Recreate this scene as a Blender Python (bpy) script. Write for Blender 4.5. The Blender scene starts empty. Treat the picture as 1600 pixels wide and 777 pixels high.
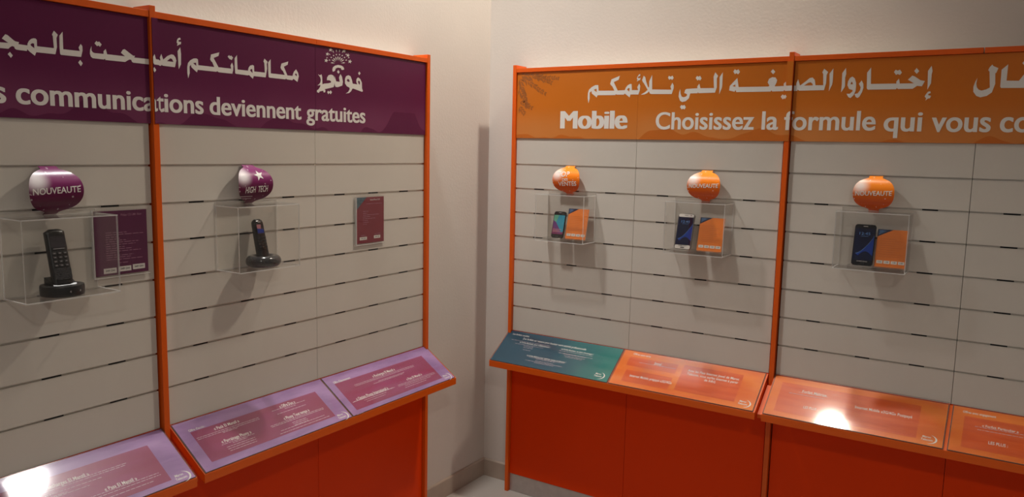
import bpy, bmesh, math, random
from mathutils import Matrix, Vector
from mathutils.geometry import tessellate_polygon

random.seed(7)
SC = bpy.context.scene
COL = SC.collection

# ------------------------------------------------------------------ camera
YAW, PITCH, ROLL = -0.5727, -0.1267, 0.0210
fw = Vector((math.cos(PITCH) * math.sin(YAW), math.cos(PITCH) * math.cos(YAW), math.sin(PITCH)))
rt = Vector((math.cos(YAW), -math.sin(YAW), 0.0))
up = rt.cross(fw)
r2 = math.cos(ROLL) * rt + math.sin(ROLL) * up
u2 = -math.sin(ROLL) * rt + math.cos(ROLL) * up
cam_data = bpy.data.cameras.new('camera')
cam = bpy.data.objects.new('camera', cam_data)
COL.objects.link(cam)
M = Matrix.Identity(4)
for i in range(3):
    M[i][0], M[i][1], M[i][2] = r2[i], u2[i], -fw[i]
M.translation = (2.1697, -3.1383, 1.6516)
cam.matrix_world = M
cam_data.sensor_width = 36.0
cam_data.sensor_fit = 'HORIZONTAL'
cam_data.lens = 1217.5 / 1600.0 * 36.0
cam_data.clip_start = 0.02
SC.camera = cam

# ------------------------------------------------------------------ world, exposure
WORLD_COLOR = (0.84, 0.80, 0.78)
WORLD_STRENGTH = 0.115
MAIN_POWER = 156.0     # two recessed downlights close to the two walls
ROOM_POWER = 38.0      # shop light further back
CUTOFF = 120.0         # full beam angle of the recessed downlights
world = bpy.data.worlds.new('shop_world')
SC.world = world
world.use_nodes = True
bg = world.node_tree.nodes['Background']
bg.inputs[0].default_value = (*WORLD_COLOR, 1)
bg.inputs[1].default_value = WORLD_STRENGTH
SC.view_settings.view_transform = 'Standard'
SC.view_settings.look = 'None'
SC.view_settings.gamma = 1.0
SC.view_settings.use_curve_mapping = False
SC.view_settings.exposure = 0.0
if hasattr(SC, 'cycles'):
    SC.cycles.transparent_max_bounces = 48      # rays through many thin acrylic walls

CEIL = 3.52
LAMPS = [  # x, y, radius, power, colour, tilt towards the left wall
    (1.24, -0.16, 0.11, MAIN_POWER * 0.88, (1.0, 0.90, 0.77), 24),
    (0.13, -1.10, 0.11, MAIN_POWER, (1.0, 0.985, 0.95), 0),
    (3.40, -4.20, 0.16, ROOM_POWER, (1.0, 0.95, 0.88), 0),
]

# ------------------------------------------------------------------ frames
DL, DR = 0.0746, 0.0847          # distance of the panel faces from the two walls
E = 0.016                        # how far the uprights stand out of the panels


def srgb(r, g, b):
    return tuple(((c / 255) / 12.92 if c <= 10 else ((c / 255 + 0.055) / 1.055) ** 2.4) for c in (r, g, b))


# ------------------------------------------------------------------ materials
class NT:
    def __init__(self, name):
        self.m = bpy.data.materials.new(name)
        self.m.use_nodes = True
        self.t = self.m.node_tree
        self.n = self.t.nodes
        self.bsdf = self.n.get('Principled BSDF')
        self.out = self.n.get('Material Output')

    def add(self, kind, **kw):
        nd = self.n.new(kind)
        for k, v in kw.items():
            if k.startswith('i_'):
                nd.inputs[int(k[2:])].default_value = v
            else:
                setattr(nd, k, v)
        return nd

    def link(self, a, b):
        self.t.links.new(a, b)


def mat(name, col, rough=0.5, metal=0.0, coat=0.0, spec=0.5, noise=0.0, nscale=8.0, bump=0.0, bscale=200.0):
    N = NT(name)
    b = N.bsdf
    b.inputs['Base Color'].default_value = (*col, 1)
    b.inputs['Roughness'].default_value = rough
    b.inputs['Metallic'].default_value = metal
    b.inputs['Coat Weight'].default_value = coat
    b.inputs['Coat Roughness'].default_value = 0.05
    b.inputs['Specular IOR Level'].default_value = spec
    tc = N.add('ShaderNodeTexCoord')
    if noise > 0:
        nz = N.add('ShaderNodeTexNoise')
        nz.inputs['Scale'].default_value = nscale
        nz.inputs['Detail'].default_value = 4
        N.link(tc.outputs['Object'], nz.inputs['Vector'])
        rp = N.add('ShaderNodeValToRGB')
        rp.color_ramp.elements[0].color = (*[max(0, c * (1 - noise)) for c in col], 1)
        rp.color_ramp.elements[1].color = (*[min(1, c * (1 + noise)) for c in col], 1)
        rp.color_ramp.elements[0].position = 0.3
        rp.color_ramp.elements[1].position = 0.7
        N.link(nz.outputs['Fac'], rp.inputs['Fac'])
        N.link(rp.outputs['Color'], b.inputs['Base Color'])
    if bump > 0:
        nb = N.add('ShaderNodeTexNoise')
        nb.inputs['Scale'].default_value = bscale
        nb.inputs['Detail'].default_value = 3
        N.link(tc.outputs['Object'], nb.inputs['Vector'])
        bp = N.add('ShaderNodeBump')
        bp.inputs['Strength'].default_value = bump
        bp.inputs['Distance'].default_value = 0.002
        N.link(nb.outputs['Fac'], bp.inputs['Height'])
        N.link(bp.outputs['Normal'], b.inputs['Normal'])
    return N.m


def clear_mat(name, tint=(1, 1, 1), body=0.0, body_col=(0.9, 0.9, 0.9), ior=1.49, rough=0.02, gain=1.0):
    """clear acrylic: mirror-like at grazing angles, see-through otherwise, a little milky by `body`"""
    N = NT(name)
    N.n.remove(N.bsdf)
    tr = N.add('ShaderNodeBsdfTransparent'); tr.inputs[0].default_value = (*tint, 1)
    gl = N.add('ShaderNodeBsdfGlossy'); gl.inputs['Roughness'].default_value = rough
    fr = N.add('ShaderNodeLayerWeight'); fr.inputs['Blend'].default_value = 0.5
    mx = N.add('ShaderNodeMixShader')
    pw = N.add('ShaderNodeMath', operation='POWER'); pw.inputs[1].default_value = 5.0
    f0 = ((ior - 1) / (ior + 1)) ** 2
    ml = N.add('ShaderNodeMath', operation='MULTIPLY_ADD'); ml.inputs[1].default_value = (1 - f0) * gain; ml.inputs[2].default_value = f0 * gain
    ml.use_clamp = True
    N.link(fr.outputs['Facing'], pw.inputs[0]); N.link(pw.outputs[0], ml.inputs[0])
    N.link(ml.outputs[0], mx.inputs[0]); N.link(tr.outputs[0], mx.inputs[1]); N.link(gl.outputs[0], mx.inputs[2])
    last = mx.outputs[0]
    if body > 0:
        df = N.add('ShaderNodeBsdfDiffuse'); df.inputs[0].default_value = (*body_col, 1)
        m2 = N.add('ShaderNodeMixShader'); m2.inputs[0].default_value = body
        N.link(last, m2.inputs[1]); N.link(df.outputs[0], m2.inputs[2]); last = m2.outputs[0]
    N.link(last, N.out.inputs['Surface'])
    return N.m


def blend_print(name, base, c2, rough, coat=0.6, kind='banner', origin=0.0, **kw):
    """printed sheets: soft colour fields, a horizon haze and dune silhouettes that belong to the print"""
    N = NT(name)
    b = N.bsdf
    b.inputs['Roughness'].default_value = rough
    b.inputs['Coat Weight'].default_value = coat
    b.inputs['Coat Roughness'].default_value = 0.12
    b.inputs['Specular IOR Level'].default_value = 0.25
    tc = N.add('ShaderNodeTexCoord')
    sp = N.add('ShaderNodeSeparateXYZ')
    N.link(tc.outputs['Object'], sp.inputs[0])
    col1 = N.add('ShaderNodeMix', data_type='RGBA')
    col1.inputs[6].default_value = (*base, 1)
    col1.inputs[7].default_value = (*c2, 1)
    if kind == 'banner':
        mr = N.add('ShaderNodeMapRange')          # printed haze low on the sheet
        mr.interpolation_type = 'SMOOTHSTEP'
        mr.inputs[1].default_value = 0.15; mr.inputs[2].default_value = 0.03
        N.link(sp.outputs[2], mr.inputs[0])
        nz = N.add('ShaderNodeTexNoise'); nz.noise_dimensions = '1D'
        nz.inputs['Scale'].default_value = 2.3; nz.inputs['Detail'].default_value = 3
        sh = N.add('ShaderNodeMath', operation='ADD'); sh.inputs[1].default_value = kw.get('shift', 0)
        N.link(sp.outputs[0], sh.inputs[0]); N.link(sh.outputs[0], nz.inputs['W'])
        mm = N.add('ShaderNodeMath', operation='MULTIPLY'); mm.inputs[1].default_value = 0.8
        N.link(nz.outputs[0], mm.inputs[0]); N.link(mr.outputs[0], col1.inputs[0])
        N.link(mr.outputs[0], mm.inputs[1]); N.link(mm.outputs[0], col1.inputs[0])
        # dunes
        hl = N.add('ShaderNodeTexNoise'); hl.noise_dimensions = '1D'
        hl.inputs['Scale'].default_value = 3.1; hl.inputs['Detail'].default_value = 2
        N.link(sh.outputs[0], hl.inputs['W'])
        mh = N.add('ShaderNodeMapRange')
        mh.inputs[1].default_value = 0.42; mh.inputs[2].default_value = 0.72
        mh.inputs[3].default_value = -0.01; mh.inputs[4].default_value = kw.get('dune', 0.10)
        N.link(hl.outputs[0], mh.inputs[0])
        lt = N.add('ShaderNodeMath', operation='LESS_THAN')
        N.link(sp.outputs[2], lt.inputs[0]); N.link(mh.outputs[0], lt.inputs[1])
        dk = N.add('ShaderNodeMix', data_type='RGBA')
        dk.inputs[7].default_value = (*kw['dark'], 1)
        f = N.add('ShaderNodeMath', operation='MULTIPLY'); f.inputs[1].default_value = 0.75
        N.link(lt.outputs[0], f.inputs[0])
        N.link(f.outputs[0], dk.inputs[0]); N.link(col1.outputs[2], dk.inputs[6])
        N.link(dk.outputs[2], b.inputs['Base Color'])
    elif kind == 'cloud':
        nz = N.add('ShaderNodeTexNoise'); nz.inputs['Scale'].default_value = kw.get('scale', 6); nz.inputs['Detail'].default_value = 3
        mp = N.add('ShaderNodeMapping'); mp.inputs['Scale'].default_value = kw.get('stretch', (1, 4, 4))
        N.link(tc.outputs['Object'], mp.inputs[0]); N.link(mp.outputs[0], nz.inputs['Vector'])
        rp = N.add('ShaderNodeMapRange'); rp.inputs[1].default_value = 0.35; rp.inputs[2].default_value = 0.68
        N.link(nz.outputs['Fac'], rp.inputs[0]); N.link(rp.outputs[0], col1.inputs[0])
        N.link(col1.outputs[2], b.inputs['Base Color'])
    elif kind == 'ramp':                          # side to side
        mr = N.add('ShaderNodeMapRange'); mr.interpolation_type = 'SMOOTHSTEP'
        mr.inputs[1].default_value = kw['x0']; mr.inputs[2].default_value = kw['x1']
        nz = N.add('ShaderNodeTexNoise'); nz.inputs['Scale'].default_value = 5
        N.link(tc.outputs['Object'], nz.inputs['Vector'])
        ad = N.add('ShaderNodeMath', operation='MULTIPLY_ADD'); ad.inputs[1].default_value = 0.3
        N.link(nz.outputs['Fac'], ad.inputs[0]); N.link(sp.outputs[0], ad.inputs[2]); N.link(ad.outputs[0], mr.inputs[0])
        N.link(mr.outputs[0], col1.inputs[0]); N.link(col1.outputs[2], b.inputs['Base Color'])
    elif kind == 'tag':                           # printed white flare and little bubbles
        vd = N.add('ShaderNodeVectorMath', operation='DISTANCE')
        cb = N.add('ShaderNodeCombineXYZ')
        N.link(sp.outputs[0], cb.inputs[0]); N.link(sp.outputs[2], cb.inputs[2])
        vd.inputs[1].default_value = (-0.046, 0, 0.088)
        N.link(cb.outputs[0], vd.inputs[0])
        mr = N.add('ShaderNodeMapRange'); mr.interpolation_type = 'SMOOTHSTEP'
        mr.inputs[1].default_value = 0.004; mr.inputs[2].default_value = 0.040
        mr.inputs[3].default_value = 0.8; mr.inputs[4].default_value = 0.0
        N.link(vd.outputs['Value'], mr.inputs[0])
        vo = N.add('ShaderNodeTexVoronoi'); vo.inputs['Scale'].default_value = 62
        N.link(cb.outputs[0], vo.inputs['Vector'])
        l2 = N.add('ShaderNodeMath', operation='LESS_THAN'); l2.inputs[1].default_value = 0.16
        N.link(vo.outputs['Distance'], l2.inputs[0])
        m5 = N.add('ShaderNodeMath', operation='MULTIPLY'); m5.inputs[1].default_value = 0.35
        N.link(l2.outputs[0], m5.inputs[0])
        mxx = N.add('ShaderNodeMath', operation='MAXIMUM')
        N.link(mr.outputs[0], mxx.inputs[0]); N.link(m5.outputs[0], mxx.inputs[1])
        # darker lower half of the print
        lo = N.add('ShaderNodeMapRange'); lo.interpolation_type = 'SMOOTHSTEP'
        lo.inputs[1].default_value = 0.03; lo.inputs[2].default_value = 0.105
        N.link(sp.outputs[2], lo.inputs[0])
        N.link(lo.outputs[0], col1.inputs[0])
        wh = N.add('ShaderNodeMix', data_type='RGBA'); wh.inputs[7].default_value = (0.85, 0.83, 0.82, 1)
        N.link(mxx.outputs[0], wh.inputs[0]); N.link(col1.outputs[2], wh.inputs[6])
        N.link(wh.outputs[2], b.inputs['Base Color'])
    return N.m


MT = {}


def build_materials():
    S = srgb
    MT['wall'] = mat('wall_paint', S(206, 198, 190), 0.85, noise=0.02, nscale=3, bump=0.25, bscale=90)
    MT['ceiling'] = mat('ceiling_paint', S(225, 220, 212), 0.9)
    N = NT('floor_tiles')                      # large pale grey floor tiles
    N.bsdf.inputs['Roughness'].default_value = 0.45
    tc = N.add('ShaderNodeTexCoord'); br = N.add('ShaderNodeTexBrick')
    br.offset = 0.0
    br.inputs['Scale'].default_value = 1.0
    br.inputs['Brick Width'].default_value = 0.6; br.inputs['Row Height'].default_value = 0.6
    br.inputs['Mortar Size'].default_value = 0.003
    br.inputs['Color1'].default_value = (*S(186, 180, 172), 1); br.inputs['Color2'].default_value = (*S(182, 176, 168), 1)
    br.inputs['Mortar'].default_value = (*S(150, 142, 134), 1)
    N.link(tc.outputs['Object'], br.inputs['Vector']); N.link(br.outputs['Color'], N.bsdf.inputs['Base Color'])
    MT['floor'] = N.m
    MT['base'] = mat('baseboard_tile', S(176, 160, 146), 0.5, noise=0.05, nscale=20)
    MT['orange'] = mat('orange_melamine', S(218, 90, 17), 0.4, spec=0.3, noise=0.03, nscale=5)
    MT['orange_low'] = mat('orange_lacquer_panel', S(226, 62, 4), 0.4, spec=0.1, noise=0.03, nscale=2)
    MT['slat'] = mat('grey_white_melamine', S(204, 198, 188), 0.42, noise=0.015, nscale=6)
    MT['alu'] = mat('aluminium_trim', (0.72, 0.68, 0.62), 0.38, 0.45)
    MT['black'] = mat('black_plastic', (0.006, 0.006, 0.006), 0.3)
    MT['kick'] = mat('brushed_kickboard', (0.50, 0.46, 0.44), 0.38, 0.6, noise=0.06, nscale=30)
    MT['dark'] = mat('gap_shade_colour', (0.02, 0.015, 0.012), 0.8)  # shade of the gaps beside the posts, given as a colour
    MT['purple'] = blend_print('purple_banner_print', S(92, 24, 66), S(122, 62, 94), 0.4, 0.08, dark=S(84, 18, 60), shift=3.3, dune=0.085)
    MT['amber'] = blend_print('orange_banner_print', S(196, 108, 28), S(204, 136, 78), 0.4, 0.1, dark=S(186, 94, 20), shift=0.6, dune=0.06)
    MT['foliage'] = mat('foliage_print', S(150, 84, 28), 0.4, coat=0.3)
    MT['letter'] = mat('white_vinyl', S(222, 218, 212), 0.5)
    MT['clear'] = clear_mat('clear_acrylic', (0.994, 0.993, 0.99), gain=0.8)
    MT['cover'] = clear_mat('clear_cover_sheet', (0.985, 0.985, 0.985), body=0.0, body_col=(0.8, 0.78, 0.8), ior=1.5, rough=0.065)
    MT['edge'] = clear_mat('acrylic_edge_glint', (0.9, 0.9, 0.88), body=0.5, body_col=(0.92, 0.90, 0.88), gain=1.8, rough=0.1)  # whitish body colour stands in for highlights along the rims
    MT['plate_edge'] = clear_mat('cover_rim', (0.75, 0.74, 0.73), body=0.35, body_col=(0.30, 0.28, 0.27), gain=1.2, rough=0.15)
    MT['violet'] = blend_print('violet_sheet_print', S(138, 104, 150), S(166, 130, 176), 0.35, 0.0, kind='cloud')
    MT['magenta'] = blend_print('magenta_field_print', S(138, 54, 86), S(146, 64, 104), 0.35, 0.0, kind='cloud')
    MT['sheet_orange'] = blend_print('amber_sheet_print', S(216, 102, 34), S(228, 126, 46), 0.35, 0.0, kind='cloud')
    MT['field_orange'] = blend_print('orange_field_print', S(202, 80, 32), S(214, 96, 42), 0.35, 0.0, kind='cloud', stretch=(1, 12, 12))
    MT['teal'] = blend_print('teal_sheet_print', S(38, 76, 96), S(42, 122, 114), 0.35, 0.0, kind='ramp', x0=0.1, x1=0.5)
    MT['tag_purple'] = blend_print('purple_tag_print', S(84, 14, 50), S(124, 40, 98), 0.35, 0.2, kind='tag')
    MT['tag_orange'] = blend_print('orange_tag_print', S(205, 82, 14), S(244, 138, 30), 0.32, 0.25, kind='tag')
    MT['card_orange'] = mat('orange_card', S(226, 122, 40), 0.4, noise=0.06, nscale=30)
    MT['card_blue'] = mat('blue_photo_print', S(70, 104, 146), 0.4, noise=0.5, nscale=70)
    MT['card_navy'] = mat('navy_print', S(22, 34, 66), 0.4)
    MT['card_purple'] = mat('purple_card', S(88, 16, 66), 0.4)
    MT['card_maroon'] = mat('maroon_card', S(128, 44, 58), 0.4, noise=0.04, nscale=20)
    MT['card_teal'] = mat('teal_photo_print', S(74, 96, 106), 0.4, noise=0.35, nscale=60)
    MT['faint'] = mat('faint_purple_ink', S(168, 124, 146), 0.5)
    MT['faint_orange'] = mat('faint_orange_ink', S(208, 106, 34), 0.5)
    MT['faint_white'] = mat('small_print_ink', S(196, 176, 184), 0.5)
    MT['ink'] = mat('dark_ink', S(50, 44, 50), 0.5)
    MT['phone_black'] = mat('gloss_black_plastic', (0.008, 0.008, 0.01), 0.12, coat=0.5)
    MT['phone_mat'] = mat('satin_black_plastic', (0.012, 0.012, 0.013), 0.32)
    MT['speckle'] = mat('speckled_black_plastic', (0.03, 0.03, 0.032), 0.15, coat=0.5, noise=0.6, nscale=300)
    MT['key'] = mat('key_rubber', (0.05, 0.045, 0.045), 0.35)
    MT['key_mark'] = mat('key_marking', (0.35, 0.32, 0.32), 0.4)
    MT['lcd'] = mat('lcd_glass', (0.035, 0.03, 0.035), 0.12, coat=0.5)
    MT['silver'] = mat('silver_bezel', (0.82, 0.78, 0.73), 0.25, 0.4)
    MT['gunmetal'] = mat('grey_metal_body', (0.22, 0.205, 0.19), 0.25, 0.5)
    MT['screen_dark'] = mat('screen_navy', S(14, 22, 52), 0.1, coat=0.6)
    MT['screen_blue'] = mat('screen_blue', S(26, 54, 132), 0.1, coat=0.6)
    MT['screen_light'] = mat('screen_light_blue', S(96, 136, 190), 0.1, coat=0.6)
    MT['screen_teal'] = mat('screen_teal', S(40, 134, 160), 0.1, coat=0.6)
    MT['screen_green'] = mat('screen_green', S(90, 156, 128), 0.1, coat=0.6)
    MT['screen_purple'] = mat('screen_purple', S(96, 52, 110), 0.1, coat=0.6)
    MT['screen_plum'] = mat('screen_plum', S(110, 40, 84), 0.1, coat=0.6)
    MT['screen_rose'] = mat('screen_rose', S(176, 120, 130), 0.1, coat=0.6)
    N = NT('lamp_diffuser'); N.bsdf.inputs['Base Color'].default_value = (0.9, 0.9, 0.88, 1); N.bsdf.inputs['Roughness'].default_value = 0.6
    MT['diffuser'] = N.m


build_materials()


# ------------------------------------------------------------------ geometry
class Geo:
    """collects faces given in unit coordinates: u along the wall, w out of the panel face, z up"""

    def __init__(self):
        self.v, self.f, self.mi = [], [], []

    def add(self, verts, faces, m=0):
        o = len(self.v)
        self.v += [tuple(x) for x in verts]
        for fc in faces:
            self.f.append([o + i for i in fc]); self.mi.append(m)
        return self

    def box(self, u0, u1, w0, w1, z0, z1, m=0, bevel=0.0):
        bm = bmesh.new()
        vs = [bm.verts.new((u, w, z)) for u in (u0, u1) for w in (w0, w1) for z in (z0, z1)]
        for q in ((0, 1, 3, 2), (4, 6, 7, 5), (0, 4, 5, 1), (2, 3, 7, 6), (0, 2, 6, 4), (1, 5, 7, 3)):
            bm.faces.new([vs[i] for i in q])
        if bevel > 0:
            bmesh.ops.bevel(bm, geom=bm.edges[:], offset=bevel, segments=2, profile=0.5, affect='EDGES')
        return self.bm(bm, m)

    def bm(self, bm, m=0, fn=None):
        bm.verts.index_update()
        self.add([fn(*v.co) if fn else tuple(v.co) for v in bm.verts], [[v.index for v in f.verts] for f in bm.faces], m)
        bm.free()
        return self

    def prism(self, prof, u0, u1, m=0, fn=None):
        """closed (w, z) outline pushed along u"""
        n = len(prof)
        vs = [(u0, w, z) for w, z in prof] + [(u1, w, z) for w, z in prof]
        fs = [[i, (i + 1) % n, n + (i + 1) % n, n + i] for i in range(n)] + [list(range(n))[::-1], list(range(n, 2 * n))]
        return self.add(vs, fs, m)

    def slab(self, outline, c0, c1, fn, m=0, side_m=None):
        """flat outline (a, b) given thickness c0..c1 and placed by fn(a, b, c)"""
        n = len(outline)
        vs = [fn(a, b, c0) for a, b in outline] + [fn(a, b, c1) for a, b in outline]
        self.add(vs, [list(range(n))[::-1], list(range(n, 2 * n))], m)
        return self.add(vs, [[i, (i + 1) % n, n + (i + 1) % n, n + i] for i in range(n)], m if side_m is None else side_m)

    def plate(self, outline, fn, m=0):
        self.add([fn(a, b) for a, b in outline], [list(range(len(outline)))], m)
        return self

    def lathe(self, prof, centre, n=40, m=0, sq=1.0):
        """(r, z) outline turned about a vertical axis"""
        cu, cw, cz = centre
        vs = [(cu + r * math.cos(2 * math.pi * k / n), cw + sq * r * math.sin(2 * math.pi * k / n), cz + z) for k in range(n) for r, z in prof]
        p = len(prof)
        fs = [[k * p + i, ((k + 1) % n) * p + i, ((k + 1) % n) * p + i + 1, k * p + i + 1] for k in range(n) for i in range(p - 1)]
        fs.append([k * p for k in range(n)][::-1]); fs.append([k * p + p - 1 for k in range(n)])
        return self.add(vs, fs, m)


def rrect(w, h, r, n=5, x0=0.0, y0=0.0):
    o = []
    for cx, cy, a in ((x0 + w / 2 - r, y0 + h - r, 0), (x0 - w / 2 + r, y0 + h - r, 90), (x0 - w / 2 + r, y0 + r, 180), (x0 + w / 2 - r, y0 + r, 270)):
        for k in range(n + 1):
            t = math.radians(a + 90 * k / n)
            o.append((cx + r * math.cos(t), cy + r * math.sin(t)))
    return o


def tess(rings):
    vs = [v for r in rings for v in r]
    tri = tessellate_polygon([[Vector((x, y, 0)) for x, y in r] for r in rings])
    return vs, [list(t) for t in tri]


_tc = {}


def text_mesh(s, bold=0.0, res=3):
    """letters of the built-in font as flat 2-D faces, size 1"""
    k = (s, bold, res)
    if k not in _tc:
        cu = bpy.data.curves.new('lettering', 'FONT')
        cu.body = s; cu.offset = bold; cu.resolution_u = res; cu.fill_mode = 'FRONT'
        o = bpy.data.objects.new('lettering', cu)
        COL.objects.link(o)
        me = bpy.data.meshes.new_from_object(o.evaluated_get(bpy.context.evaluated_depsgraph_get()))
        vs = [(v.co.x, v.co.y) for v in me.vertices]
        fs = [list(p.vertices) for p in me.polygons]
        bpy.data.objects.remove(o); bpy.data.curves.remove(cu); bpy.data.meshes.remove(me)
        _tc[k] = (vs, fs)
    return _tc[k]


def fit_text(s, x0, x1, y, size, bold=0.0, res=3, shear=0.0):
    """text between x0 and x1 on baseline y; size is the height of a capital"""
    vs, fs = text_mesh(s, bold, res)
    hv, _ = text_mesh('H', bold, res)
    h = max(b for a, b in hv) - min(b for a, b in hv)
    lo = min(a for a, b in vs); hi = max(a for a, b in vs)
    k = (x1 - x0) / (hi - lo)
    return [(x0 + (a - lo) * k + shear * b / h * size, y + b / h * size) for a, b in vs], fs


def sign_text(s, x0, x1, y, xh, asc, bold=0.0, spread=0.0):
    """header lettering: x-height and ascender height are set apart, weight by `spread`"""
    vs, fs = text_mesh(s, bold, 6)
    xv, _ = text_mesh('x', bold, 6); av, _ = text_mesh('l', bold, 6)
    X = max(b for a, b in xv); A = max(b for a, b in av)
    lo = min(a for a, b in vs); hi = max(a for a, b in vs)
    k = (x1 - x0 - 2 * spread) / (hi - lo)

    def yy(v):
        return v / X * xh if v <= X else xh + (v - X) / (A - X) * (asc - xh)
    base = [(x0 + spread + (a - lo) * k, y + yy(b)) for a, b in vs]
    if spread == 0:
        return [(base, fs)]
    return [([(a + d, b) for a, b in base], fs) for d in (-spread, 0.0, spread)]


FRAME = {'R': (Vector((0, -DR, 0)), 0.0), 'L': (Vector((DL, 0, 0)), math.pi / 2)}


def world_of(side, u, w, z):
    return Vector((u, -DR - w, z)) if side == 'R' else Vector((DL + w, u, z))


class Thing:
    """an Empty at the thing's base; parts are built in unit coordinates and stored relative to it"""

    def __init__(self, name, label, cat, side, base, group=None):
        self.o = bpy.data.objects.new(name, None)
        COL.objects.link(self.o)
        self.o.empty_display_size = 0.05
        self.side, self.base = side, base
        self.o.location = world_of(side, *base)
        self.o.rotation_euler = (0, 0, FRAME[side][1])
        self.o['label'] = label; self.o['category'] = cat
        if group:
            self.o['group'] = group

    def part(self, name, geo, mats, parent=None, smooth=None, label=None, stuff=False):
        me = bpy.data.meshes.new(name)
        bu, bw, bz = self.base
        me.from_pydata([(u - bu, -(w - bw), z - bz) for u, w, z in geo.v], [], geo.f)
        if not isinstance(mats, (list, tuple)):
            mats = [mats]
        for m in mats:
            me.materials.append(MT[m])
        me.polygons.foreach_set('material_index', geo.mi)
        bm = bmesh.new(); bm.from_mesh(me)
        bmesh.ops.remove_doubles(bm, verts=bm.verts[:], dist=1e-6)
        bmesh.ops.recalc_face_normals(bm, faces=bm.faces[:])
        bm.to_mesh(me); bm.free()
        if smooth:
            me.shade_smooth() if hasattr(me, 'shade_smooth') else None
            try:
                me.set_sharp_from_angle(angle=math.radians(smooth))
            except Exception:
                pass
        o = bpy.data.objects.new(name, me)
        COL.objects.link(o)
        o.parent = parent or self.o
        if label:
            o['label'] = label
        if stuff:
            o['kind'] = 'stuff'
        return o


def structure(name, geo_world, m):
    me = bpy.data.meshes.new(name)
    me.from_pydata(geo_world.v, [], geo_world.f)
    me.materials.append(MT[m])
    bm = bmesh.new(); bm.from_mesh(me); bmesh.ops.recalc_face_normals(bm, faces=bm.faces[:]); bm.to_mesh(me); bm.free()
    o = bpy.data.objects.new(name, me)
    COL.objects.link(o)
    o['kind'] = 'structure'
    return o


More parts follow.
